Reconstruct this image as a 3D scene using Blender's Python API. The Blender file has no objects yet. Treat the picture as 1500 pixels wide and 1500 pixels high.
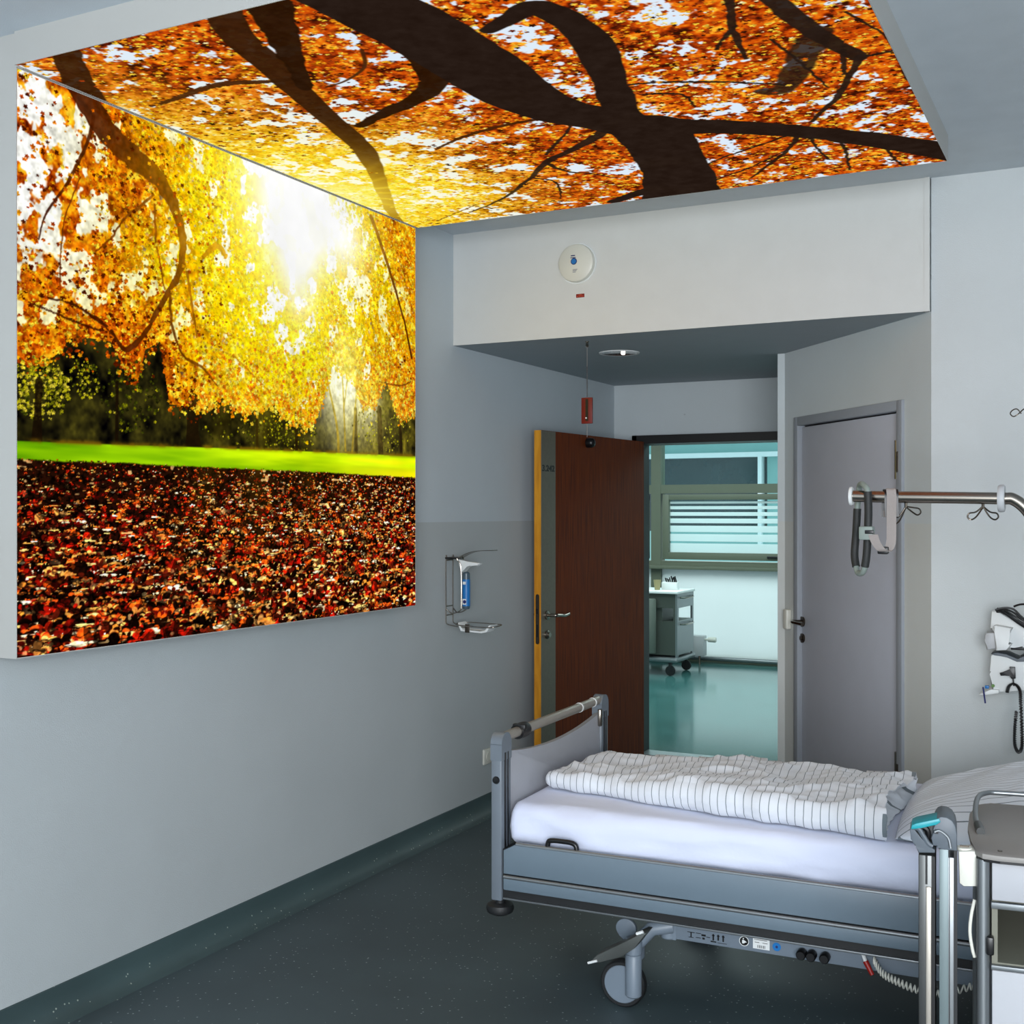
import bpy, bmesh, math, random
import numpy as np
from mathutils import Vector, Matrix, noise as mnoise
PI = math.pi
C = bpy.context.scene.collection
SC = bpy.context.scene

# ------------------------------------------------------------ camera, world, lights, exposure
cam_d = bpy.data.cameras.new('camera'); cam = bpy.data.objects.new('camera', cam_d); C.objects.link(cam)
cam_d.sensor_width = 36; cam_d.lens = 42.0
cam.location = (0, 0, 1.6); cam.rotation_euler = (PI/2, 0, math.atan(890/1750))
SC.camera = cam
w = bpy.data.worlds.new('world'); SC.world = w; w.use_nodes = True
bgn = w.node_tree.nodes['Background']; bgn.inputs[0].default_value = (.82, .92, 1.0, 1); bgn.inputs[1].default_value = 1.2

def area(name, loc, rot, sx, sy, power, col):
    l = bpy.data.lights.new(name, 'AREA'); l.shape = 'RECTANGLE'; l.size = sx; l.size_y = sy
    l.energy = power; l.color = col
    o = bpy.data.objects.new(name, l); C.objects.link(o); o.location = loc; o.rotation_euler = rot
    return o
area('window_daylight', (1.1, -1.5, 1.6), (math.radians(86), 0, math.radians(24)), 3.2, 2.0, 330, (.93, .96, 1.0))
area('corridor_fill', (-3.6, 10.0, 2.85), (0, 0, 0), 5.0, 2.6, 150, (.80, .98, .97))  # unseen lamp added under the corridor ceiling to brighten the corridor
area('courtyard_daylight', (-4.5, 17.0, 7.0), (math.radians(-48), 0, 0), 9.0, 4.0, 1500, (.86, .97, .98))
SC.view_settings.view_transform = 'Standard'; SC.view_settings.look = 'None'
SC.view_settings.exposure = 0.0; SC.view_settings.gamma = 1.0; SC.view_settings.use_curve_mapping = False

# ------------------------------------------------------------ helpers
def lin(c):
    return tuple((v/12.92 if v <= .04045 else ((v+.055)/1.055)**2.4) for v in [x/255. for x in c])

def mat(name, rgb, rough=.5, metal=0., spec=.5, var=0., vscale=8., bump=0., bscale=200., trans=0.):
    m = bpy.data.materials.new(name); m.use_nodes = True; nt = m.node_tree
    b = nt.nodes['Principled BSDF']; col = lin(rgb)+(1,)
    b.inputs['Base Color'].default_value = col; b.inputs['Roughness'].default_value = rough
    b.inputs['Metallic'].default_value = metal; b.inputs['Specular IOR Level'].default_value = spec
    tc = nt.nodes.new('ShaderNodeTexCoord')
    if var > 0:
        n = nt.nodes.new('ShaderNodeTexNoise'); n.inputs['Scale'].default_value = vscale; n.inputs['Detail'].default_value = 5
        nt.links.new(tc.outputs['Object'], n.inputs['Vector'])
        r = nt.nodes.new('ShaderNodeMapRange'); r.inputs[1].default_value = .3; r.inputs[2].default_value = .7
        r.inputs[3].default_value = 1-var; r.inputs[4].default_value = 1+var
        nt.links.new(n.outputs['Fac'], r.inputs[0])
        mx = nt.nodes.new('ShaderNodeMix'); mx.data_type = 'RGBA'; mx.blend_type = 'MULTIPLY'; mx.inputs[0].default_value = 1
        mx.inputs[6].default_value = col; nt.links.new(r.outputs[0], mx.inputs[7]); nt.links.new(mx.outputs[2], b.inputs['Base Color'])
    if bump > 0:
        n2 = nt.nodes.new('ShaderNodeTexNoise'); n2.inputs['Scale'].default_value = bscale; n2.inputs['Detail'].default_value = 3
        nt.links.new(tc.outputs['Object'], n2.inputs['Vector'])
        bp = nt.nodes.new('ShaderNodeBump'); bp.inputs['Strength'].default_value = bump; bp.inputs['Distance'].default_value = .004
        nt.links.new(n2.outputs['Fac'], bp.inputs['Height']); nt.links.new(bp.outputs[0], b.inputs['Normal'])
    m['b'] = 1
    return m

class MB:
    """collects shapes in one bmesh, linked as one mesh object"""
    def __init__(s): s.bm = bmesh.new()
    def box(s, x0, x1, y0, y1, z0, z1, bev=0., seg=2, M=None):
        g = bmesh.ops.create_cube(s.bm, size=1)['verts']
        for v in g: v.co = Vector((x0+(v.co.x+.5)*(x1-x0), y0+(v.co.y+.5)*(y1-y0), z0+(v.co.z+.5)*(z1-z0)))
        if bev > 0:
            ed = {e for v in g for e in v.link_edges}
            r = bmesh.ops.bevel(s.bm, geom=list(ed), offset=bev, segments=seg, affect='EDGES', profile=.5)
            g = list({v for f in r['faces'] for v in f.verts} | {v for v in g if v.is_valid})
        if M is not None:
            for v in g:
                v.co = M @ v.co
        return s
    def ring(s, pts): return [s.bm.verts.new(p) for p in pts]
    def skin(s, rings, close=True, cap=True):
        for a, b in zip(rings[:-1], rings[1:]):
            n = len(a)
            for i in range(n if close else n-1):
                j = (i+1) % n
                s.bm.faces.new((a[i], a[j], b[j], b[i]))
        if cap:
            s.bm.faces.new(rings[0][::-1]); s.bm.faces.new(rings[-1])
    def tube(s, pts, r, seg=12, cap=True, sub=0, flat=None):
        P = [Vector(p) for p in pts]
        if sub: P = smooth(P, sub)
        R = r if isinstance(r, (list, tuple)) else None
        rings = []; up = None
        for i, p in enumerate(P):
            t = (P[min(i+1, len(P)-1)]-P[max(i-1, 0)]).normalized()
            if up is None:
                up = Vector((0, 0, 1)) if abs(t.z) < .9 else Vector((1, 0, 0))
            a = up - t*up.dot(t); a.normalize(); up = a; b = t.cross(a)
            rr = (R[min(len(R)-1, int(i*len(R)/len(P)))] if R else r)
            fa, fb = flat if flat else (1, 1)
            rings.append(s.ring([p+a*(rr*fa*math.cos(2*PI*k/seg))+b*(rr*fb*math.sin(2*PI*k/seg)) for k in range(seg)]))
        s.skin(rings, True, cap); return s
    def closed_tube(s, pts, r, seg=10, sub=6):
        P = [Vector(p) for p in pts]; n = len(P); Q = []
        for i in range(n):
            for k in range(sub): Q.append(cr(P[i-1], P[i], P[(i+1) % n], P[(i+2) % n], k/sub))
        rings = []; up = None; m = len(Q); nrm = Vector((0, 0, 0))
        for i in range(m): nrm += Q[i].cross(Q[(i+1) % m])
        nrm.normalize()
        for i, p in enumerate(Q):
            t = (Q[(i+1) % m]-Q[i-1]).normalized(); a = nrm - t*nrm.dot(t); a.normalize(); b = t.cross(a)
            rings.append(s.ring([p+a*(r*math.cos(2*PI*k/seg))+b*(r*math.sin(2*PI*k/seg)) for k in range(seg)]))
        rings.append(rings[0]); s.skin(rings, True, False); return s
    def ribbon(s, pts, wv, th, sub=6):
        """flat strap along pts, half width vector wv, thickness th"""
        P = smooth([Vector(p) for p in pts], sub); W = Vector(wv); rings = []
        for i, p in enumerate(P):
            t = (P[min(i+1, len(P)-1)]-P[max(i-1, 0)]).normalized(); n = t.cross(W).normalized()*th/2
            rings.append(s.ring([p+W+n, p-W+n, p-W-n, p+W-n]))
        s.skin(rings); return s
    def lathe(s, prof, center=(0, 0, 0), axis='z', seg=32):
        c = Vector(center); rings = []
        for r, h in prof:
            ring = []
            for k in range(seg):
                a = 2*PI*k/seg; u, v = r*math.cos(a), r*math.sin(a)
                ring.append(c+Vector({'z': (u, v, h), 'y': (u, h, -v), 'x': (h, u, v)}[axis]))
            rings.append(s.ring(ring))
        s.skin(rings); return s
    def prism(s, prof, y0, y1, plane='xz', bev=0., M=None):
        """2D outline extruded; plane xz extrudes along y, yz along x, xy along z"""
        def P(a, b, h): return {'xz': (a, h, b), 'yz': (h, a, b), 'xy': (a, b, h)}[plane]
        A = s.ring([P(a, b, y0) for a, b in prof]); B = s.ring([P(a, b, y1) for a, b in prof])
        f0 = s.bm.faces.new(A[::-1]); f1 = s.bm.faces.new(B); n = len(A)
        for i in range(n): s.bm.faces.new((A[i], A[(i+1) % n], B[(i+1) % n], B[i]))
        vs = A+B
        if bev > 0:
            ed = list(f0.edges)+list(f1.edges)
            r = bmesh.ops.bevel(s.bm, geom=ed, offset=bev, segments=2, affect='EDGES', profile=.5)
            vs = list({v for f in r['faces'] for v in f.verts} | {v for v in vs if v.is_valid})
        if M is not None:
            for v in vs: v.co = M @ v.co
        return s
    def build(s, name, m, parent=None, smooth=True, tri=False):
        bmesh.ops.recalc_face_normals(s.bm, faces=s.bm.faces)
        me = bpy.data.meshes.new(name); s.bm.to_mesh(me); s.bm.free()
        me.materials.append(m)
        if smooth:
            me.polygons.foreach_set('use_smooth', [True]*len(me.polygons))
            try: me.set_sharp_from_angle(angle=math.radians(38))
            except Exception: pass
        o = bpy.data.objects.new(name, me); C.objects.link(o)
        if parent is not None: o.parent = parent
        return o

def cr(a, b, c, d, t):
    return .5*((2*b)+(c-a)*t+(2*a-5*b+4*c-d)*t*t+(3*b-a-3*c+d)*t**3)
def smooth(P, sub):
    Q = []
    for i in range(len(P)-1):
        a = P[max(i-1, 0)]; d = P[min(i+2, len(P)-1)]
        for k in range(sub): Q.append(cr(a, P[i], P[i+1], d, k/sub))
    return Q+[P[-1]]

def arc(cx, cz, r, a0, a1, n=8):
    return [(cx+r*math.cos(math.radians(a0+(a1-a0)*i/n)), cz+r*math.sin(math.radians(a0+(a1-a0)*i/n))) for i in range(n+1)]
def rrect(x0, x1, z0, z1, r, n=4):
    return arc(x1-r, z1-r, r, 0, 90, n)+arc(x0+r, z1-r, r, 90, 180, n)+arc(x0+r, z0+r, r, 180, 270, n)+arc(x1-r, z0+r, r, 270, 360, n)

def thing(name, label, cat, loc=(0, 0, 0), rz=0., group=None, kind=None):
    o = bpy.data.objects.new(name, None); C.objects.link(o); o.empty_display_size = .05
    o.location = loc; o.rotation_euler = (0, 0, rz)
    return tag(o, label, cat, group, kind)
def tag(o, label=None, cat=None, group=None, kind=None):
    if label: o['label'] = label
    if cat: o['category'] = cat
    if group: o['group'] = group
    if kind: o['kind'] = kind
    return o
def struct(o, label=None): o['kind'] = 'structure'; return o
def text_obj(s, size, depth, M, name, m, parent):
    cu = bpy.data.curves.new('t', 'FONT'); cu.body = s; cu.size = size; cu.extrude = depth; cu.offset = .0012
    t = bpy.data.objects.new('t', cu); C.objects.link(t)
    dg = bpy.context.evaluated_depsgraph_get(); dg.update()
    me = bpy.data.meshes.new_from_object(t.evaluated_get(dg)); bpy.data.objects.remove(t)
    me.transform(M); me.materials.append(m)
    o = bpy.data.objects.new(name, me); C.objects.link(o); o.parent = parent
    return o
def dup(root, loc=None, rz=None, label=None):
    r = root.copy(); C.objects.link(r)
    for ch in list(root.children):
        c = ch.copy(); C.objects.link(c); c.parent = r
        for g in ch.children:
            d = g.copy(); C.objects.link(d); d.parent = c
    if loc is not None: r.location = loc
    if rz is not None: r.rotation_euler = (0, 0, rz)
    if label: r['label'] = label
    return r

# ------------------------------------------------------------ materials
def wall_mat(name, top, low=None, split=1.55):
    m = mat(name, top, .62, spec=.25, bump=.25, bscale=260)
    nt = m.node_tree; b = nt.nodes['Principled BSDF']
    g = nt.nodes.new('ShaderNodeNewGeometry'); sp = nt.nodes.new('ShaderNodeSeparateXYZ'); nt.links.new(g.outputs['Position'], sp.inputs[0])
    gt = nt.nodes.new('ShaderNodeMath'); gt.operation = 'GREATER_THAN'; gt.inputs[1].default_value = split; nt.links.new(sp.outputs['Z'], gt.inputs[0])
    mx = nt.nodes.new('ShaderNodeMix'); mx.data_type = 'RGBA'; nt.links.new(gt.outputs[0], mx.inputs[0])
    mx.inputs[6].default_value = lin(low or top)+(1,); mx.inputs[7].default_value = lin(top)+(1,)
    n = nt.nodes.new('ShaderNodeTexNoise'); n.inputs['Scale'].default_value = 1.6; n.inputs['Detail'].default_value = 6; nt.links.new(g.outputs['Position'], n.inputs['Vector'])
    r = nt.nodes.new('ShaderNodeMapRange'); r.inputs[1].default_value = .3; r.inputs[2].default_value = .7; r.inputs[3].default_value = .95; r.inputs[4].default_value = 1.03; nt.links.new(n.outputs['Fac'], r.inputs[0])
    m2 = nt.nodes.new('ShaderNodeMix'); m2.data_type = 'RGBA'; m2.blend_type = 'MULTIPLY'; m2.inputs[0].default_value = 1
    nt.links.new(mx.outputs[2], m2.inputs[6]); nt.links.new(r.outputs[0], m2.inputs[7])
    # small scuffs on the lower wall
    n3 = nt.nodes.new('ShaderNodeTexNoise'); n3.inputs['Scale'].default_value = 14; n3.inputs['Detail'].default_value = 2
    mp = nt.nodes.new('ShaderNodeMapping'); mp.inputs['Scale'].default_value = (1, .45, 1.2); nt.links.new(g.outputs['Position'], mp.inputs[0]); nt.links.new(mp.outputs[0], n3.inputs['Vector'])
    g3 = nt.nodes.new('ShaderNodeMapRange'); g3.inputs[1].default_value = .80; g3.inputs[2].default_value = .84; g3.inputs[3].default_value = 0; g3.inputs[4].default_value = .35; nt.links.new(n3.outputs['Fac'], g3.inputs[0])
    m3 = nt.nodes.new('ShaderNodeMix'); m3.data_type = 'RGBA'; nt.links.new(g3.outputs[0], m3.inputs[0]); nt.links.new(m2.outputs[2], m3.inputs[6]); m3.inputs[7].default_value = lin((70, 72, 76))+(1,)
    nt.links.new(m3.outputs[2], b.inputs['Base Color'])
    return m

def floor_mat(name, base, speck, rough, spk=.70):
    m = mat(name, base, rough, spec=.5)
    nt = m.node_tree; b = nt.nodes['Principled BSDF']
    g = nt.nodes.new('ShaderNodeNewGeometry')
    n = nt.nodes.new('ShaderNodeTexNoise'); n.inputs['Scale'].default_value = 2.2; n.inputs['Detail'].default_value = 6; nt.links.new(g.outputs['Position'], n.inputs['Vector'])
    r = nt.nodes.new('ShaderNodeMapRange'); r.inputs[1].default_value = .3; r.inputs[2].default_value = .7; r.inputs[3].default_value = .85; r.inputs[4].default_value = 1.15; nt.links.new(n.outputs['Fac'], r.inputs[0])
    m2 = nt.nodes.new('ShaderNodeMix'); m2.data_type = 'RGBA'; m2.blend_type = 'MULTIPLY'; m2.inputs[0].default_value = 1
    m2.inputs[6].default_value = lin(base)+(1,); nt.links.new(r.outputs[0], m2.inputs[7])
    v = nt.nodes.new('ShaderNodeTexVoronoi'); v.inputs['Scale'].default_value = 55; nt.links.new(g.outputs['Position'], v.inputs['Vector'])
    sx = nt.nodes.new('ShaderNodeSeparateXYZ'); nt.links.new(v.outputs['Color'], sx.inputs[0])
    pick = nt.nodes.new('ShaderNodeMath'); pick.operation = 'GREATER_THAN'; pick.inputs[1].default_value = spk; nt.links.new(sx.outputs[0], pick.inputs[0])
    near = nt.nodes.new('ShaderNodeMath'); near.operation = 'LESS_THAN'; near.inputs[1].default_value = .16; nt.links.new(v.outputs['Distance'], near.inputs[0])
    mul = nt.nodes.new('ShaderNodeMath'); mul.operation = 'MULTIPLY'; nt.links.new(pick.outputs[0], mul.inputs[0]); nt.links.new(near.outputs[0], mul.inputs[1])
    m3 = nt.nodes.new('ShaderNodeMix'); m3.data_type = 'RGBA'; nt.links.new(mul.outputs[0], m3.inputs[0]); nt.links.new(m2.outputs[2], m3.inputs[6]); m3.inputs[7].default_value = lin(speck)+(1,)
    nt.links.new(m3.outputs[2], b.inputs['Base Color'])
    return m

def wood_mat(name, c1, c2, scale=(30, 30, 1.2), rough=.45):
    m = mat(name, c1, rough, spec=.3); nt = m.node_tree; b = nt.nodes['Principled BSDF']
    tc = nt.nodes.new('ShaderNodeTexCoord'); mp = nt.nodes.new('ShaderNodeMapping'); mp.inputs['Scale'].default_value = scale
    nt.links.new(tc.outputs['Object'], mp.inputs[0])
    n = nt.nodes.new('ShaderNodeTexNoise'); n.inputs['Scale'].default_value = 3; n.inputs['Detail'].default_value = 6; nt.links.new(mp.outputs[0], n.inputs['Vector'])
    cp = nt.nodes.new('ShaderNodeValToRGB'); cp.color_ramp.elements[0].position = .35; cp.color_ramp.elements[0].color = lin(c2)+(1,)
    cp.color_ramp.elements[1].position = .65; cp.color_ramp.elements[1].color = lin(c1)+(1,)
    nt.links.new(n.outputs['Fac'], cp.inputs[0]); nt.links.new(cp.outputs[0], b.inputs['Base Color'])
    return m

def glass_mat(name, tint=(230, 245, 245)):
    m = bpy.data.materials.new(name); m.use_nodes = True; nt = m.node_tree; nt.nodes.clear()
    o = nt.nodes.new('ShaderNodeOutputMaterial'); t = nt.nodes.new('ShaderNodeBsdfTransparent'); t.inputs[0].default_value = lin(tint)+(1,)
    g = nt.nodes.new('ShaderNodeBsdfGlossy'); g.inputs['Roughness'].default_value = .03
    mx = nt.nodes.new('ShaderNodeMixShader'); mx.inputs[0].default_value = .05; nt.links.new(t.outputs[0], mx.inputs[1]); nt.links.new(g.outputs[0], mx.inputs[2])
    nt.links.new(mx.outputs[0], o.inputs[0]); return m
def frosted_mat(name, rgb):
    m = bpy.data.materials.new(name); m.use_nodes = True; nt = m.node_tree; nt.nodes.clear()
    o = nt.nodes.new('ShaderNodeOutputMaterial'); t = nt.nodes.new('ShaderNodeBsdfTranslucent'); t.inputs[0].default_value = lin(rgb)+(1,)
    d = nt.nodes.new('ShaderNodeBsdfDiffuse'); d.inputs[0].default_value = lin(rgb)+(1,)
    tc = nt.nodes.new('ShaderNodeTexCoord'); n = nt.nodes.new('ShaderNodeTexNoise'); n.inputs['Scale'].default_value = 2; nt.links.new(tc.outputs['Object'], n.inputs['Vector'])
    r = nt.nodes.new('ShaderNodeMapRange'); r.inputs[3].default_value = .35; r.inputs[4].default_value = .45; nt.links.new(n.outputs['Fac'], r.inputs[0])
    mx = nt.nodes.new('ShaderNodeMixShader'); nt.links.new(r.outputs[0], mx.inputs[0]); nt.links.new(t.outputs[0], mx.inputs[1]); nt.links.new(d.outputs[0], mx.inputs[2])
    nt.links.new(mx.outputs[0], o.inputs[0]); return m
def cloth_mat(name, base, line=None, pitch=.027, lw=.09):
    m = mat(name, base, .9, spec=.1); nt = m.node_tree; b = nt.nodes['Principled BSDF']
    tc = nt.nodes.new('ShaderNodeTexCoord')
    n = nt.nodes.new('ShaderNodeTexNoise'); n.inputs['Scale'].default_value = 22; n.inputs['Detail'].default_value = 5; nt.links.new(tc.outputs['Object'], n.inputs['Vector'])
    bp = nt.nodes.new('ShaderNodeBump'); bp.inputs['Strength'].default_value = .35; bp.inputs['Distance'].default_value = .006
    nt.links.new(n.outputs['Fac'], bp.inputs['Height']); nt.links.new(bp.outputs[0], b.inputs['Normal'])
    b.inputs['Sheen Weight'].default_value = .2
    if line:
        at = nt.nodes.new('ShaderNodeAttribute'); at.attribute_name = 'stripe'
        d = nt.nodes.new('ShaderNodeMath'); d.operation = 'DIVIDE'; d.inputs[1].default_value = pitch; nt.links.new(at.outputs['Fac'], d.inputs[0])
        fr = nt.nodes.new('ShaderNodeMath'); fr.operation = 'FRACT'; nt.links.new(d.outputs[0], fr.inputs[0])
        lt = nt.nodes.new('ShaderNodeMath'); lt.operation = 'LESS_THAN'; lt.inputs[1].default_value = lw; nt.links.new(fr.outputs[0], lt.inputs[0])
        mx = nt.nodes.new('ShaderNodeMix'); mx.data_type = 'RGBA'; nt.links.new(lt.outputs[0], mx.inputs[0])
        mx.inputs[6].default_value = lin(base)+(1,); mx.inputs[7].default_value = lin(line)+(1,); nt.links.new(mx.outputs[2], b.inputs['Base Color'])
    return m

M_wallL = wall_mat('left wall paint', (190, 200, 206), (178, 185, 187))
M_wallB = wall_mat('back wall paint', (196, 204, 207), (199, 203, 201))
M_wallR = wall_mat('right wall paint', (197, 203, 205), (197, 203, 204))
M_rail = mat('satin foot rail steel', (176, 170, 160), .34, metal=.6, var=.03)
M_soff = mat('soffit paint', (208, 210, 208), .6, spec=.2, bump=.1, bscale=300, var=.02)
M_ceil = mat('ceiling paint', (196, 204, 210), .7, spec=.2, bump=.2, bscale=260, var=.03)
M_floor = floor_mat('speckled linoleum', (62, 76, 80), (150, 160, 160), .5)
M_cove = floor_mat('linoleum skirting', (58, 76, 78), (150, 160, 150), .55)
M_cfloor = floor_mat('corridor linoleum', (62, 106, 104), (110, 160, 160), .13, .93)
M_frame = mat('white lacquered frame', (176, 176, 172), .4, var=.01)
M_black = mat('black plastic', (14, 14, 16), .35, var=.1)
M_dark = mat('dark rubber', (22, 24, 26), .55, var=.1)
M_jamb = mat('black door frame', (7, 7, 8), .45, var=.1)
M_chrome = mat('brushed steel', (158, 150, 140), .22, metal=1, var=.05)
M_pedal = mat('dark pedal plate', (92, 96, 94), .4, metal=.5, var=.03)
M_steel = mat('satin steel plate', (118, 113, 100), .42, metal=.45, var=.06, vscale=40)
M_dsteel = mat('dark steel wire', (95, 88, 80), .3, metal=1, var=.05)
M_wood = wood_mat('dark reddish wood veneer', (112, 47, 2), (78, 29, 1), rough=.7)
M_edge = wood_mat('golden wood edge', (214, 150, 40), (190, 125, 28), (12, 12, 2))
M_gdoor = mat('lilac grey door lacquer', (178, 182, 193), .5, var=.02, bump=.1)
M_gframe = mat('grey steel door frame', (146, 152, 160), .45, var=.02)
M_bedgrey = mat('bed blue grey panel', (102, 118, 130), .42, var=.02, bump=.08, bscale=500)
M_post = mat('blue grey lacquered profile', (106, 115, 124), .38, var=.02)
M_chas = mat('grey chassis lacquer', (112, 124, 136), .42, var=.02)
M_alu = mat('anodised aluminium', (136, 141, 144), .36, metal=.75, var=.03)
M_aludark = mat('dark aluminium', (88, 90, 90), .35, metal=.8, var=.04)
M_board = mat('warm grey laminate', (158, 160, 166), .5, var=.02)
M_sheet = cloth_mat('lavender white sheet', (214, 220, 240))
M_duvet = cloth_mat('striped duvet cotton', (216, 220, 226), (112, 122, 128))
M_pillow = cloth_mat('striped pillow cotton', (212, 218, 226), (112, 122, 128), .026, .1)
M_cream = mat('cream plastic', (214, 214, 204), .4, var=.02)
M_white = mat('white plastic', (222, 226, 226), .4, var=.02)
M_teal = mat('turquoise plastic', (20, 140, 150), .4, var=.05)
M_tag = mat('dark red tag', (112, 20, 12), .4, var=.1)
M_red = mat('red plastic', (150, 22, 14), .4, var=.05)
M_redsign = mat('dark red sticker', (120, 14, 12), .5, var=.1)
M_navy = mat('navy print', (26, 34, 96), .5, var=.05)
M_blue = mat('blue label', (20, 110, 180), .4, var=.05)
M_cab = mat('cabinet white grey laminate', (166, 168, 173), .5, var=.01)
M_tray = mat('taupe laminate', (134, 131, 127), .5, var=.02)
M_dgrey = mat('slate grey plastic', (84, 92, 100), .45, var=.03)
M_lgrey = mat('light grey lacquer', (178, 181, 184), .45, var=.02)
M_olive = mat('olive grey aluminium', (98, 104, 88), .5, var=.02)
M_strap = mat('grey webbing', (150, 142, 138), .8, var=.05, bump=.4, bscale=500)
M_foam = mat('black foam grip', (34, 36, 36), .6, var=.1, bump=.3, bscale=120)
M_sage = mat('sage grey plastic', (132, 144, 138), .5, var=.03)
M_clear = glass_mat('window glass')
M_frost = frosted_mat('frosted glass film', (232, 238, 238))
M_facade_w = mat('facade white', (225, 240, 240), .6, var=.02)
M_facade_t = mat('facade turquoise panel', (130, 180, 176), .5, var=.03)
M_facade_d = mat('facade dark glazing', (14, 46, 52), .12, spec=.8, var=.15, vscale=1.5)

# ------------------------------------------------------------ room shell
YB = 5.245; YR = 5.26
struct(MB().box(-3.0, 2.2, -1.7, 7.46, -.1, 0).build('floor', M_floor, smooth=False))
struct(MB().box(-8.5, .4, 7.46, 12.3, -.1, 0).build('floor.001', M_cfloor, smooth=False))
struct(MB().box(-3.15, 2.2, -1.7, 7.4, 3.0, 3.1).build('ceiling', M_ceil, smooth=False))
struct(MB().box(-8.5, .4, 7.56, 12.3, 2.9, 3.0).build('ceiling.001', M_ceil, smooth=False))
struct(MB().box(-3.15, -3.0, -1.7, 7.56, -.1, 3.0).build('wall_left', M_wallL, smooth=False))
# back wall with the doorway in it
DL, DR, DH = -2.85, -1.50, 2.10
b = MB().box(-3.0, DL, 7.4, 7.56, 0, 2.44).box(DR, -.5, 7.4, 7.56, 0, 2.44).box(DL, DR, 7.4, 7.56, DH, 2.44)
struct(b.build('wall_back', M_wallB, smooth=False))
# lowered ceiling over the entrance: boxed bulkhead flush over the entry niche
A1 = (-1.62, 6.345); A0 = (-.7035, 5.26)
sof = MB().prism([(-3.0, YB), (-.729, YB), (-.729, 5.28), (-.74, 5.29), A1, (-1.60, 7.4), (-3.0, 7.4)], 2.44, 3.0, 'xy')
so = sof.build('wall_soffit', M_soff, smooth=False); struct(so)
so.data.materials.append(mat('lowered ceiling underside shade', (150, 160, 166), .7, var=.02))  # darker colour paints in the shade on the bulkhead underside
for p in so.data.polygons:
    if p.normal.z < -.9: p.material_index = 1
struct(MB().box(-.7285, -.708, YB-.006, YB+.04, 2.44, 3.0).build('trim_1', M_soff, smooth=False))
# angled wall: doorway for the grey door cut out of it
dA = Vector((A1[0]-A0[0], A1[1]-A0[1], 0)); LA = dA.length; dA.normalize()
angA = math.atan2(dA.y, dA.x)
MA = Matrix.Translation((A0[0], A0[1], 0)) @ Matrix.Rotation(angA, 4, 'Z')   # local x along the wall away from camera, local y = towards room side
def da(p): return (Vector((p[0], p[1], 0))-Vector((A0[0], A0[1], 0))).dot(dA)
g0, g1 = da((-.848, 5.407)), da((-1.502, 6.202))    # outer edges of door frame
GH = 2.09
b = MB().box(0, g0, -.14, 0, 0, 2.44).box(g1, LA, -.14, 0, 0, 2.44).box(g0, g1, -.14, 0, GH, 2.44)
wa = b.build('wall_angled', M_wallB, smooth=False); wa.matrix_world = MA; struct(wa)
struct(MB().box(-.7035, 2.2, YR, YR+.15, 0, 3.0).build('wall_right', M_wallR, smooth=False))
struct(MB().box(2.05, 2.2, -1.7, YR, 0, 3.0).build('wall_side', M_wallR, smooth=False))
struct(MB().box(-1.62, -1.48, 6.30, 7.4, 0, 2.44).build('wall_return', M_wallB, smooth=False))
# coved skirting on the left wall
prof = [(-3.0, 0), (-2.93, 0), (-2.955, .006), (-2.978, .022), (-2.990, .045), (-2.994, .07), (-2.995, .10), (-3.0, .102)]
struct(MB().prism(prof, -1.7, 7.4, 'xz').build('baseboard_left', M_cove, smooth=True))
struct(MB().box(DR, -1.62, 7.385, 7.4, 0, .1).box(-3.0+.02, DL-.02, 7.385, 7.4, 0, .1).build('baseboard_back', M_cove, smooth=False))
# small chips at the wall corner are part of its paint; door frame of the entrance
d1 = thing('door_1', None, None, (0, 0, 0)); struct(d1)
fr = MB().box(DL, DL+.03, 7.34, 7.58, 0, DH).box(DR-.055, DR, 7.34, 7.58, 0, DH).box(DL, DR, 7.34, 7.58, DH-.055, DH)
fr.build('door_frame', M_jamb, d1, smooth=False)
hinge = Vector((-2.765, 7.335, 0)); lock = Vector((-2.88, 6.02, 0))
dl = (lock-hinge); WL = dl.length; dl.normalize()
ML = Matrix.Translation(hinge) @ Matrix.Rotation(math.atan2(dl.y, dl.x), 4, 'Z')  # local x from hinge to lock, local +y = room face (towards +x world)
def child(o, M): o.matrix_local = M; return o
leaf = child(MB().box(0, WL-.003, -.044, 0, .01, 2.058).build('door_leaf', M_wood, d1, smooth=False), ML)
MB().box(WL-.004, WL, -.044, -.0005, .01, 2.058).build('edge_strip', M_edge, leaf, smooth=False)['label'] = 'golden wood edge strip'
# push plate of satin steel on the lock side
MB().box(WL-.158, WL-.001, -.001, .003, .012, 2.056).build('steel_strip', M_steel, leaf, smooth=False)['label'] = 'satin steel strip'
MB().lathe([(0.001, 0), (.029, 0), (.029, .028), (.025, .040), (.016, .048), (.001, .050)], (.779, 0.002, 2.012), 'y').build('door_magnet', M_black, leaf)['label'] = 'round black disc'
lk = MB().prism(rrect(-.034, -.011, .86, 1.14, .011), WL-.001, WL+.0015, 'yz').build('lock_plate', M_dsteel, leaf)
MB().box(WL, WL+.003, -.027, -.018, .90, .97).box(WL, WL+.006, -.029, -.015, 1.03, 1.06).build('latch', M_black, lk)
h = MB().lathe([(.001, 0), (.026, 0), (.026, .008), (.022, .010), (.001, .010)], (WL-.06, .002, 1.02), 'y')
h.tube([(WL-.06, .005, 1.02), (WL-.06, .052, 1.02), (WL-.07, .062, 1.02), (WL-.12, .062, 1.017), (WL-.17, .058, 1.012), (WL-.22, .055, 1.018)], .0095, 10, sub=4)
h.build('door_handle', M_chrome, leaf)
h = MB().lathe([(.001, 0), (.024, 0), (.024, -.008), (.001, -.008)], (WL-.06, -.044, 1.02), 'y')
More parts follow.
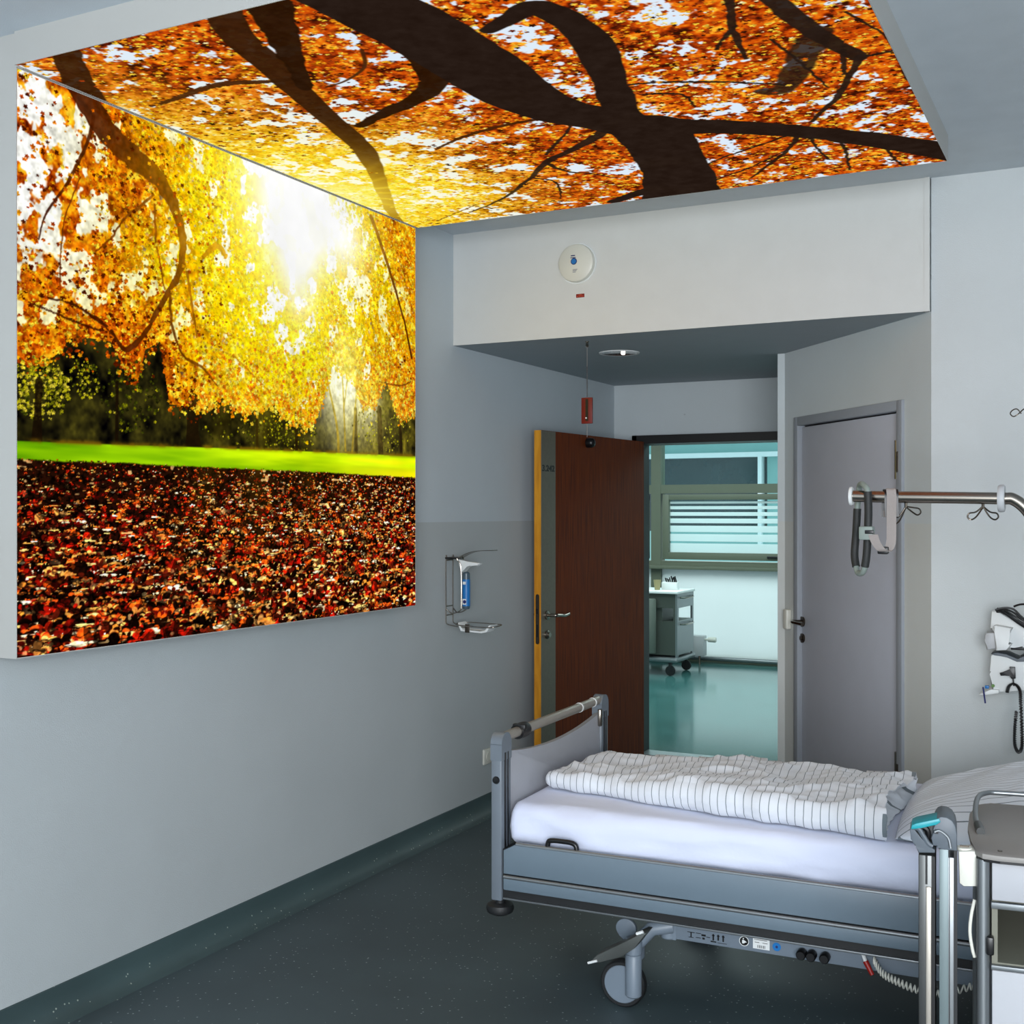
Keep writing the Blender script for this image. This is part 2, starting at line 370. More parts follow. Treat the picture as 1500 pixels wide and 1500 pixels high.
h.tube([(WL-.06, -.046, 1.02), (WL-.06, -.070, 1.02), (WL-.07, -.078, 1.02), (WL-.12, -.078, 1.018)], .009, 10, sub=4)
h.build('door_handle', M_chrome, leaf)
MB().lathe([(.001, 0), (.024, 0), (.024, .008), (.014, .014), (.014, .022), (.001, .022)], (WL-.06, .002, .91), 'y').build('lock_cylinder', M_chrome, leaf)
T = Matrix(((-1, 0, 0, WL-.006), (0, 0, 1, .0035), (0, 1, 0, 1.83), (0, 0, 0, 1)))
text_obj('3.242', .048, .0006, T @ Matrix.Scale(1.32, 4, (1, 0, 0)), 'room_number', M_black, leaf)['label'] = 'black room number 3.242'
# the grey side door in the angled wall
d2 = thing('door_2', None, None, (0, 0, 0)); struct(d2); d2.matrix_world = MA
FW = .045
f = MB().box(g0, g0+FW, -.13, .014, 0, GH, .003).box(g1-FW, g1, -.13, .014, 0, GH, .003).box(g0+.002, g1-.002, -.13, .0138, GH-FW, GH, .003)
f.build('door_frame', M_gframe, d2)
lf = MB().box(g0+FW+.003, g1-FW-.003, -.055, -.012, .012, GH-FW-.008, .002).build('door_leaf', M_gdoor, d2)
MB().box(g0+FW-.002, g0+FW+.004, -.057, -.03, 0, GH-FW).box(g1-FW-.004, g1-FW+.002, -.057, -.03, 0, GH-FW).box(g0+FW, g1-FW, -.057, -.03, GH-FW-.009, GH-FW+.002).build('gasket', M_black, d2, smooth=False)
for z in (1.83, .46):
    q = MB().lathe([(.001, -.085), (.011, -.085), (.011, .085), (.001, .085)], (g0+FW+.004, .006, z), 'z', 14)
    q.box(g0+FW-.020, g0+FW-.004, .010, .017, z-.055, z+.035)
    q.build('hinge', M_chrome, d2)
hx = da((-1.467, 6.159))
q = MB().lathe([(.001, 0), (.026, 0), (.026, .008), (.001, .009)], (hx, -.012, 1.035), 'y')
q.tube([(hx, -.01, 1.035), (hx, .040, 1.035), (hx-.012, .050, 1.035), (hx-.06, .050, 1.034), (hx-.115, .048, 1.033)], .0095, 10, sub=4)
q.build('door_handle', M_dsteel, d2)
MB().lathe([(.001, 0), (.024, 0), (.024, .008), (.012, .010), (.012, .014), (.001, .014)], (hx, -.012, .95), 'y').build('keyhole_rosette', M_dsteel, d2)
# strike / night lock box on the frame
sx = da((-1.553, 6.264))
nb = MB().box(sx-.035, sx+.01, 0, .03, .985, 1.09, .008, 3).build('door_contact_box', M_cream)
nb.matrix_world = MA; tag(nb, 'small cream box fixed to the wall left of the grey door handle', 'wall box')
# threshold strip
struct(MB().box(DL, DR, 7.40, 7.56, 0, .006, .002).build('trim_2', M_alu, smooth=False))

# ------------------------------------------------------------ corridor beyond
YC = 12.3
struct(MB().box(-8.5, -8.35, 7.56, YC, 0, 2.9).build('wall_corridor_left', M_wallR, smooth=False))
struct(MB().box(.25, .4, 7.56, YC, 0, 2.9).build('wall_corridor_right', M_wallR, smooth=False))
struct(MB().box(-8.5, -3.15, 7.46, 7.56, 0, 2.9).box(-.5, .4, 7.46, 7.56, 0, 2.9).box(-3.15, -.5, 7.5, 7.56, 2.44, 2.9).build('wall_corridor_front', M_wallB, smooth=False))
struct(MB().tube([(-8.3, YC-.05, .045), (.2, YC-.05, .045)], .022, 12).build('trim_4', M_alu))
wn = thing('window_1', None, None, (0, YC, 0)); struct(wn)
mull = [-7.6, -6.05, -4.50, -2.95, -1.40, .1]
fb = MB()
for x in mull: fb.box(x-.055, x+.055, 0, .14, 0, 2.9)
fb.box(-8.4, .3, .005, .135, 1.80, 1.895); fb.box(-8.4, .3, .005, .135, .985, 1.07); fb.box(-8.4, .3, -.0, .12, 0, .055); fb.box(-8.4, .3, .005, .135, 2.82, 2.9)
fb.build('window_frame', M_olive, wn, smooth=False)
MB().box(-8.4, .3, -.07, .01, .985, 1.02, .004).build('window_sill', M_olive, wn)
for a, c in zip(mull[:-1], mull[1:]):
    x0, x1 = a+.055, c-.055
    s = MB().box(x0+.03, x0+.10, -.02, .05, 1.09, 1.79, .004).box(x1-.10, x1-.03, -.02, .05, 1.09, 1.79, .004).box(x0+.03, x1-.03, -.019, .049, 1.73, 1.79, .004).box(x0+.03, x1-.03, -.019, .049, 1.09, 1.165, .004)
    sh = s.build('window_sash', M_olive, wn)
    MB().box(x0+.10, x1-.10, .03, .036, 1.165, 1.73).build('pane', M_clear, sh, smooth=False)
    st = MB(); z = 1.165
    for hgt, gap in ((.098, .022), (.078, .022), (.068, .027), (.050, .029), (.040, .030), (.034, .027), (.024, .022)):
        st.box(x0+.10, x1-.10, .026, .029, z, z+hgt); z += hgt+gap
    st.build('frosted_stripes', M_frost, sh, smooth=False)['label'] = 'white frosted stripes'
    hm = (x0+x1)/2+.55
    MB().box(hm-.09, hm+.09, -.045, -.022, 1.115, 1.14, .006).build('window_handle', M_black, sh)
    MB().box(x0, x1, .06, .066, 1.895, 2.82).build('pane', M_clear, wn, smooth=False)
    MB().box(x0, x1, .05, .07, .055, .985).build('frosted_panel', M_frost, wn, smooth=False)['label'] = 'frosted white parapet panel'
# building across the courtyard
YF = 21.0
bd = thing('building', 'teal glazed building facade seen through the corridor window', 'building', (-9, YF, 0))
MB().box(-14, 16, 0, .3, -6, 9.0).build('facade_wall', M_facade_d, bd, smooth=False)['label'] = 'dark reflecting glazing'
MB().box(-14, 16, -.12, 0, 2.66, 3.9).build('spandrel', M_facade_t, bd, smooth=False)['label'] = 'turquoise spandrel panel'
MB().box(-14, 16, -.2, 0, 2.58, 2.665).build('ledge', M_facade_w, bd, smooth=False)['label'] = 'white ledge'
MB().box(-14, 16, -.12, 0, -1.0, 1.25).build('spandrel', M_facade_t, bd, smooth=False)['label'] = 'turquoise spandrel panel'
for i in range(9):
    x = 3.30-8.4+i*2.8-2.8
    MB().box(x+9-9, x+.07, -.22, -.0, .8, 2.6).build('mullion', M_facade_w, bd, smooth=False)
MB().box(3.44, 3.66, -.1, 0, .8, 2.58).build('column', M_facade_t, bd, smooth=False)

# ------------------------------------------------------------ painted autumn picture (colour attribute on a fine grid)
RS = np.random.RandomState(5)
def vnoise(h, w, cells, seed, octv=4, ax=1.0):
    r = np.random.RandomState(seed); out = np.zeros((h, w)); amp = 1.; tot = 0.
    for o in range(octv):
        cy = max(2, int(cells*2**o)); cx = max(2, int(cells*ax*2**o*w/h))
        g = r.rand(cy+2, cx+2); y = np.linspace(0, cy, h); x = np.linspace(0, cx, w)
        yi = y.astype(int); xi = x.astype(int); fy = y-yi; fx = x-xi
        fy = (fy*fy*(3-2*fy))[:, None]; fx = (fx*fx*(3-2*fx))[None, :]
        a = g[yi][:, xi]; b = g[yi][:, xi+1]; c = g[yi+1][:, xi]; d = g[yi+1][:, xi+1]
        out += amp*((a*(1-fx)+b*fx)*(1-fy)+(c*(1-fx)+d*fx)*fy); tot += amp; amp *= .55
    return out/tot
def sst(a, b, x): t = np.clip((x-a)/(b-a), 0, 1); return t*t*(3-2*t)
def mixc(img, col, m):
    col = np.asarray(col, float); img *= (1-m[..., None]); img += m[..., None]*col
def leaf(img, x, y, R, rot, asp, col, shade=.7, spikes=5, lobe=.38):
    H, W = img.shape[:2]; r = int(R*1.15)+2
    x0, x1, y0, y1 = max(0, int(x)-r), min(W, int(x)+r+1), max(0, int(y)-r), min(H, int(y)+r+1)
    if x1 <= x0 or y1 <= y0: return
    X = np.arange(x0, x1)[None, :]-x; Y = (np.arange(y0, y1)[:, None]-y)/asp
    c, s = math.cos(rot), math.sin(rot); U = X*c+Y*s; V = -X*s+Y*c
    A = np.arctan2(V, U); D = np.hypot(U, V)
    L = R*(1-lobe+lobe*np.abs(np.cos(A*spikes/2)))*(.85+.15*np.cos(A))
    m = np.clip((L-D)/max(1., R*.12), 0, 1)
    cc = np.where((V > 0)[..., None], np.asarray(col, float), np.asarray(col, float)*shade)
    sub = img[y0:y1, x0:x1]; sub *= (1-m[..., None]); sub += m[..., None]*cc
def stroke(img, pts, col, soft=1.2, alpha=1., tex=None, wig=0.):
    """pts (u,v,width px), smooth path of varying width"""
    H, W = img.shape[:2]; P = [Vector((p[0]*W, p[1]*H, p[2])) for p in pts]; Q = smooth(P, 8)
    mask = None
    x0 = max(0, int(min(q.x-q.z for q in Q))-4); x1 = min(W, int(max(q.x+q.z for q in Q))+5)
    y0 = max(0, int(min(q.y-q.z for q in Q))-4); y1 = min(H, int(max(q.y+q.z for q in Q))+5)
    if x1 <= x0 or y1 <= y0: return
    X = np.arange(x0, x1)[None, :]+0.*np.arange(y0, y1)[:, None]; Y = 0.*X+np.arange(y0, y1)[:, None]
    if wig > 0:
        nx = vnoise(y1-y0, x1-x0, 14, 77, 3)-.5; X = X+nx*wig; Y = Y+nx[::-1]*wig
    best = np.full(X.shape, 1e9)
    for a, b in zip(Q[:-1], Q[1:]):
        dx, dy = b.x-a.x, b.y-a.y; L2 = dx*dx+dy*dy+1e-6
        t = np.clip(((X-a.x)*dx+(Y-a.y)*dy)/L2, 0, 1)
        d = np.hypot(X-a.x-t*dx, Y-a.y-t*dy)-(a.z+(b.z-a.z)*t)/2
        best = np.minimum(best, d)
    m = np.clip(.5-best/soft, 0, 1)*alpha
    c = np.asarray(col, float)
    if c.ndim > 1: c = c[y0:y1, x0:x1]
    sub = img[y0:y1, x0:x1]; sub *= (1-m[..., None]); sub += m[..., None]*c
def pick(pal, wts): return pal[int(np.searchsorted(np.cumsum(wts), RS.rand()*sum(wts)))]
def s255(*c): return np.array(c, float)/255.

def paint_wall(W=900, H=696):
    img = np.zeros((H, W, 3)); yy, xx = np.mgrid[0:H, 0:W]; u = xx/W; v = yy/H; X = u*2.24; Y = v*1.733
    G = [(0.574,0.990)][0]; gx, gy = G[0]*2.24, G[1]*1.733
    dist = np.hypot(X-gx, (Y-gy)*.72)
    nz = vnoise(H, W, 7, 1); nf = vnoise(H, W, 36, 2, 3)
    # sky behind the leaves
    t = sst(.15, 1.1, dist+.35*(nz-.5))
    sky = s255(255, 255, 250)*(1-t)[..., None]+s255(255, 236, 120)*t[..., None]
    left = sst(.36, .0, u)*sst(.35, .8, v)
    sky = sky*(1-left)[..., None]+s255(250, 250, 244)*left[..., None]
    img[:] = sky
    bl = [(-0.028,0.500),(-0.001,0.501),(0.037,0.486),(0.078,0.525),(0.120,0.553),(0.164,0.553),(0.200,0.492),(0.218,0.484),(0.233,0.548),(0.264,0.569),(0.284,0.449),(0.357,0.448),(0.405,0.475),(0.456,0.448),(0.527,0.473),(0.583,0.440),(0.643,0.434),(0.680,0.504),(0.709,0.588),(0.771,0.560),(0.805,0.500),(0.845,0.501),(0.888,0.578),(0.939,0.475),(0.996,0.501)]
    bu = np.array([p[0] for p in bl]); bv = np.array([p[1] for p in bl])
    low = np.interp(u[0], bu, bv)
    # forest behind, grass and ground bands
    gt = [(-0.028,0.369),(-0.001,0.369),(0.145,0.373),(0.357,0.380),(0.597,0.387),(0.986,0.396)]; gb = [(-0.028,0.338),(-0.001,0.338),(0.145,0.340),(0.357,0.340),(0.623,0.342),(0.996,0.340)]
    gtop = np.interp(u[0], [p[0] for p in gt], [p[1] for p in gt]); gbot = np.interp(u[0], [p[0] for p in gb], [p[1] for p in gb])
    fo = np.clip((low[None, :]+.05+.05*(nf-.5)-v)*60, 0, 1)
    fcol = s255(16, 14, 6)+(nf[..., None]-.35)*s255(90, 84, 20)*1.2
    rgt = sst(.45, .95, u)
    fcol = fcol+rgt[..., None]*(nf[..., None])*s255(60, 52, 10)
    mixc(img, 0, fo*0); img *= (1-fo[..., None]); img += fo[..., None]*np.clip(fcol, 0, 1)
    # bright gap with light trunks on the right
    for (cx, cy, rx, ry, a) in [p+(0,) for p in [(0.738,0.624,0.075,0.16),(0.828,0.571,0.03,0.08),(0.603,0.542,0.05,0.03)]]:
        g = np.exp(-((u-cx)/rx)**2-((v-cy)/ry)**2); mixc(img, s255(255, 250, 200), np.clip(g*1.5, 0, 1))
    q_ = sst(.35, 1.15, dist+.7*(nz-.5)); f1 = vnoise(H, W, 70, 31, 3); f2 = vnoise(H, W, 26, 32, 3)
    ramp_n = np.array([[.98, .70, 0], [1, .84, 0], [1, .93, 0], [1, .98, .35]]); ramp_f = np.array([[.36, .08, 0], [.66, .24, .01], [.86, .44, .02], [.98, .66, .06], [1, .82, .2]])
    def ramp(r, t):
        t = np.clip(t, 0, .999)*(len(r)-1); i = t.astype(int); f = (t-i)[..., None]; return r[i]*(1-f)+r[i+1]*f
    tt = (f1*.6+f2*.4-.28)/.44
    mass = ramp(ramp_n, tt)*(1-q_[..., None])+ramp(ramp_f, tt)*q_[..., None]
    gapm = sst(.36, .42, vnoise(H, W, 22, 33, 4, 1.2)+.22*sst(.5, 1.2, dist)*sst(.1, .3, u)-.12*(u < .16)*(v > .7)-.16*sst(.34, .2, dist)-.10*sst(.66, .8, u)*sst(.45, .6, v))
    gapm *= (v > low[None, :]+.01)
    img *= (1-gapm[..., None]); img += gapm[..., None]*mass
    # small bright leaves inside the forest
    fpal = [s255(190, 180, 20), s255(120, 120, 10), s255(230, 210, 60), s255(60, 66, 8), s255(30, 30, 6)]
    def region(pts, n, pal, w, R0, R1):
        us = [p[0] for p in pts]; vs = [p[1] for p in pts]
        for _ in range(n):
            a = min(us)+RS.rand()*(max(us)-min(us)); b = min(vs)+RS.rand()*(max(vs)-min(vs))
            ca, cb = (min(us)+max(us))/2, (min(vs)+max(vs))/2
            if ((a-ca)/(max(us)-min(us)))**2+((b-cb)/(max(vs)-min(vs)))**2 > .25: continue
            leaf(img, a*W, b*H, R0+RS.rand()*(R1-R0), RS.rand()*6.3, .8, pick(pal, w))
    region([(-0.012,0.517),(0.090,0.406)], 520, fpal, [5, 3, 4, 2, 1], 2, 5)
    region([(0.090,0.526),(0.145,0.448)], 160, fpal, [3, 3, 2, 3, 2], 2, 4)
    region([(0.145,0.535),(0.267,0.394)], 260, fpal, [.6, 2, .3, 5, 5], 2, 5)
    region([(0.357,0.456),(0.603,0.380)], 260, fpal, [.8, 2, .6, 4, 5], 2, 4)
    region([(0.491,0.469),(0.663,0.383)], 240, fpal, [2, 3, 1, 3, 2], 2, 4)
    region([(0.771,0.514),(0.986,0.401)], 260, fpal, [2, 3, 1, 3, 2], 2, 4)
    dk = s255(22, 12, 4)
    for pts in ([(0.037,0.471,12),(0.035,0.424,11),(0.033,0.368,17)], [(0.338,0.468,26),(0.335,0.413,24),(0.337,0.376,34)], [(0.599,0.480,8),(0.599,0.418,7),(0.601,0.381,9)], [(0.177,0.489,5),(0.176,0.381,6)],
                [(0.491,0.484,6),(0.492,0.388,6)], [(0.782,0.498,9),(0.784,0.392,10)], [(0.864,0.506,14),(0.869,0.396,16)], [(0.939,0.487,8),(0.944,0.397,10)]):
        stroke(img, pts, dk, 1.5, .85)
    for pts in ([(0.663,0.693,3),(0.684,0.585,4),(0.720,0.459,6),(0.727,0.388,7)], [(0.727,0.688,3),(0.740,0.559,4),(0.749,0.396,5)], [(0.817,0.671,3),(0.789,0.565,4),(0.771,0.391,6)], [(0.705,0.652,2),(0.675,0.552,3),(0.671,0.471,3)], [(0.805,0.702,2),(0.762,0.595,3),(0.744,0.495,3)]):
        stroke(img, pts, s255(150, 120, 30), 1.5, .8)
    # grass
    gm = np.clip((gtop[None, :]-v)*400, 0, 1)
    gr = s255(124, 182, 4)+(vnoise(H, W, 24, 9, 4, .1)[..., None]-.5)*s255(260, 230, 20)
    lt = sst(.30, .65, u)[..., None]*sst(1.3, .2, (gtop[None, :]-v)/(gtop-gbot)[None, :])[..., None]
    gr = gr*(1-lt*.0)+lt*s255(60, 40, 0)
    rt = sst(.55, 1., u)*sst(.35, .9, (gtop[None, :]-v)/(gtop-gbot)[None, :])
    gr = gr*(1-rt[..., None])+rt[..., None]*s255(250, 240, 10)
    img *= (1-gm[..., None]); img += gm[..., None]*np.clip(gr, 0, 1)
    e = np.exp(-((v-gtop[None, :])*230)**2)*sst(.3, .6, vnoise(H, W, 30, 71, 3)); mixc(img, s255(120, 90, 10), e*.8)
    # ---- foliage
    GP = [s255(255, 196, 0), s255(255, 222, 0), s255(255, 240, 40), s255(255, 250, 170)]
    FP = [s255(84, 22, 0), s255(168, 58, 2), s255(226, 104, 4), s255(246, 160, 10), s255(255, 214, 50)]
    for k in range(17000):
        a = RS.rand(); b = .38+RS.rand()*.62
        lo = float(np.interp(a, bu, bv))
        if b < lo+.012*RS.randn(): continue
        xi, yi = min(W-1, int(a*W)), min(H-1, int(b*H))
        d = dist[yi, xi]; n = nz[yi, xi]
        if d < .20+.22*RS.rand() and b > .55: continue
        gap = .47 if a < .3 else .42
        if a < .13 and b > .72 and RS.rand() < .8 and nf[yi, xi] < .62: continue
        if gapm[yi, xi] < .5 and RS.rand() < .72 and b > lo+.06: continue
        q = float(sst(.35, 1.15, d+.7*(n-.5)+.10*RS.randn()))
        if b < lo+.18: q = min(1, q+.25)
        cn = pick(GP, [3, 5, 4, 1.5]); cf = pick(FP, [1.3+1.2*(n > .5), 2.4, 3.2, 2.6, 1.8] if a < .42 else [.4, 1.2, 2.5, 4, 3.6])
        leaf(img, a*W, b*H, 1.8+RS.rand()*4.2, RS.rand()*6.3, .45+.5*RS.rand(), cn*(1-q)+cf*q, .78, int(RS.randint(3, 6)))
    # hanging bright clusters along the lower edge
    for k in range(1500):
        a = .34+RS.rand()*.66; lo = float(np.interp(a, bu, bv)); b = lo+abs(RS.randn())*.07
        leaf(img, a*W, b*H, 3+RS.rand()*3.5, RS.rand()*6.3, .8, pick([s255(255, 206, 40), s255(250, 150, 16), s255(232, 104, 10), s255(255, 236, 90)], [4, 3, 2, 2]), .8)
    # ---- branches
    kk = np.clip(1.25*np.exp(-(dist/.62)**2), 0, 1)[..., None]; tx = (vnoise(H, W, 60, 61, 3)-.5)[..., None]
    wood = np.clip(s255(56, 14, 3)*(1-kk)+s255(240, 156, 8)*kk+tx*.10, 0, 1); wood2 = np.clip(s255(98, 38, 4)*(1-kk)+s255(244, 170, 14)*kk+tx*.1, 0, 1)
    stroke(img, [(0.093,1.022,38),(0.117,0.995,40),(0.139,0.967,38),(0.168,0.940,36),(0.218,0.916,31),(0.258,0.896,25),(0.290,0.857,20),(0.311,0.797,15),(0.312,0.743,12),(0.299,0.706,10)], wood, 1.8, .96, wig=9)
    stroke(img, [(0.299,0.709,10),(0.271,0.660,9),(0.246,0.616,8),(0.222,0.575,7),(0.193,0.552,7),(0.179,0.565,5),(0.158,0.587,5),(0.120,0.608,4),(0.093,0.618,3),(0.037,0.622,2)], wood, 1.5, .95, wig=5)
    for pts, c in (([(0.133,0.967,6),(0.117,0.905,5),(0.083,0.827,4),(0.049,0.769,3),(0.037,0.718,2)], wood), ([(0.250,0.860,4),(0.218,0.824,4),(0.191,0.797,3),(0.164,0.752,3),(0.135,0.722,2)], wood2),
                   ([(0.253,0.841,4),(0.255,0.776,4),(0.267,0.713,3),(0.273,0.681,2)], wood2), ([(0.284,0.676,5),(0.290,0.611,5),(0.314,0.560,4),(0.357,0.540,4),(0.392,0.509,2)], wood), ([(0.323,0.725,6),(0.332,0.673,5),(0.345,0.601,4)], wood2),
                   ([(0.430,0.578,3),(0.482,0.542,2),(0.527,0.510,2)], wood2), ([(0.015,0.608,2),(0.096,0.588,3),(0.145,0.579,3)], wood), ([(0.072,0.644,2),(0.078,0.753,2),(0.108,0.847,2)], wood2),
                   ([(0.835,0.983,11),(0.854,0.951,9),(0.888,0.890,8),(0.918,0.827,7),(0.954,0.747,6),(0.983,0.653,6)], wood), ([(0.864,0.575,2),(0.939,0.575,3),(0.980,0.590,2)], wood2), ([(0.413,0.782,8),(0.389,0.797,10),(0.357,0.764,6)], wood2)):
        stroke(img, pts, c, 1.4, .9, wig=4)
    for k in range(420):     # leaves in front of the wood
        a = RS.rand()*.42; b = .5+RS.rand()*.5
        leaf(img, a*W, b*H, 2+RS.rand()*3.5, RS.rand()*6.3, .8, pick(FP, [2, 3, 3, 3, 2]), .8)
    gl = [(0.753,0.611),(0.828,0.486)]; q1 = .75*np.exp(-((u-gl[0][0])/.055)**2-((v-gl[0][1])/.10)**2)+.35*np.exp(-((u-gl[1][0])/.10)**2-((v-gl[1][1])/.10)**2)
    img = 1-(1-np.clip(img, 0, 1))*(1-np.clip(q1, 0, 1)[..., None]*np.array([1, .90, .38]))
    # ---- fallen leaves, far to near
    gm = np.clip((gbot[None, :]+.004*(nf-.5)-v)*300, 0, 1)
    img *= (1-gm[..., None]); img += gm[..., None]*(s255(26, 9, 3)+0*img)
    N = 6500; vb = float(gbot.mean())
    ds = np.sort(RS.rand(N))**1.25
    GPAL = [s255(22, 7, 3), s255(84, 20, 8), s255(128, 14, 6), s255(186, 26, 8), s255(214, 74, 14), s255(226, 140, 60), s255(150, 104, 54), s255(255, 236, 180)]
    for dd in ds:
        a = RS.rand(); top = float(np.interp(a, [p[0] for p in gb], [p[1] for p in gb]))
        b = top*(1-dd); R = 2.4+dd*24*(.3+.95*RS.rand())
        hot = math.exp(-((a-.78)/.26)**2-((b-.36)/.16)**2)+.25*a
        w_ = [7.0-3.5*hot, 3.4, 3.0, 1.9+.6*hot, 1.1+1.8*hot, .55+1.9*hot, .85+.3*hot, .45+2.2*hot]
        col = pick(GPAL, w_); bright = col.sum() > 1.9
        if not bright and RS.rand() < .22:
            leaf(img, a*W, b*H+R*.14+.5, R*.95, RS.randn()*.4, .42, pick([s255(240, 186, 90), s255(206, 120, 40), s255(255, 236, 180), s255(230, 80, 20)], [1.0, 1.6, .2+hot, 1.4]), .8, 5, .5)
        leaf(img, a*W, b*H, R*(.6 if bright else 1), RS.randn()*.6+(0 if bright else RS.rand()*6), (.16+.2*RS.rand()) if bright else .4+.4*RS.rand(), col*(.7+.5*RS.rand()), .45, int(RS.randint(3, 8)), .55)
        if RS.rand() < .16+.14*hot:   # curled sunlit slivers
            leaf(img, a*W+RS.randn()*R*.3, b*H+R*.2, R*(.4+.8*RS.rand()), RS.randn()*.8, .10+.14*RS.rand(), pick([s255(255, 240, 190), s255(240, 196, 110), s255(206, 140, 60), s255(244, 120, 40)], [1.2, 1.4, 1.2, 1]), .8, int(RS.randint(2, 5)))
    n1 = vnoise(H, W, 150, 91, 2, .7); n2 = vnoise(H, W, 60, 92, 3, .6); crack = sst(.0, .16, np.abs(2*n2-1))
    gt_ = (.30+.70*crack)*(.55+.95*n1); gt_ = 1+gm*(gt_*1.22-1); img = np.clip(img*gt_[..., None], 0, 1)
    spark = gm*sst(.74, .80, vnoise(H, W, 120, 93, 2, .45))*sst(.30, .6, vnoise(H, W, 9, 94, 3)+.3*(u-.4)); img += spark[..., None]*s255(235, 200, 130)*.8
    ft = 1+np.clip((v-gtop[None, :])*300, 0, 1)*(.5*(vnoise(H, W, 110, 95, 2)-.5)); img = np.clip(img*ft[..., None], 0, 1)
    # glow and rays
    an = np.arctan2(Y-gy, X-gx); ray = np.zeros_like(an)
    for a0, wd, am in ((-1.95, .05, .7), (-1.72, .06, .6), (-1.2, .05, .5), (-2.6, .04, .5), (-2.95, .05, .6), (-.8, .04, .35), (-.45, .03, .3), (-1.45, .03, .5)):
        ray += am*np.exp(-((an-a0)/wd)**2)
    G2 = [(0.727,0.908)][0]; G3 = [(0.603,0.790)][0]; d2_ = np.hypot((X-G2[0]*2.24)*.8, (Y-G2[1]*1.733)); d3_ = np.hypot((X-G3[0]*2.24), (Y-G3[1]*1.733)*.6)
    g = 1.25*np.exp(-(dist/.27)**2)+.75*np.exp(-(d2_/.17)**2)*(.6+nz)+.6*np.exp(-(d3_/.12)**2)*(.6+nz); img = 1-(1-np.clip(img, 0, 1))*(1-np.clip(g, 0, 1)[..., None]*np.array([1, 1, .97]))
    g = .50*np.exp(-(dist/.50)**2)+.42*ray*np.exp(-(dist/.75)**2); img = 1-(1-img)*(1-np.clip(g, 0, 1)[..., None]*np.array([1., .85, .05]))
    img *= 1+(.14*(nz-.5))[..., None]
    return np.clip(img, 0, 1)

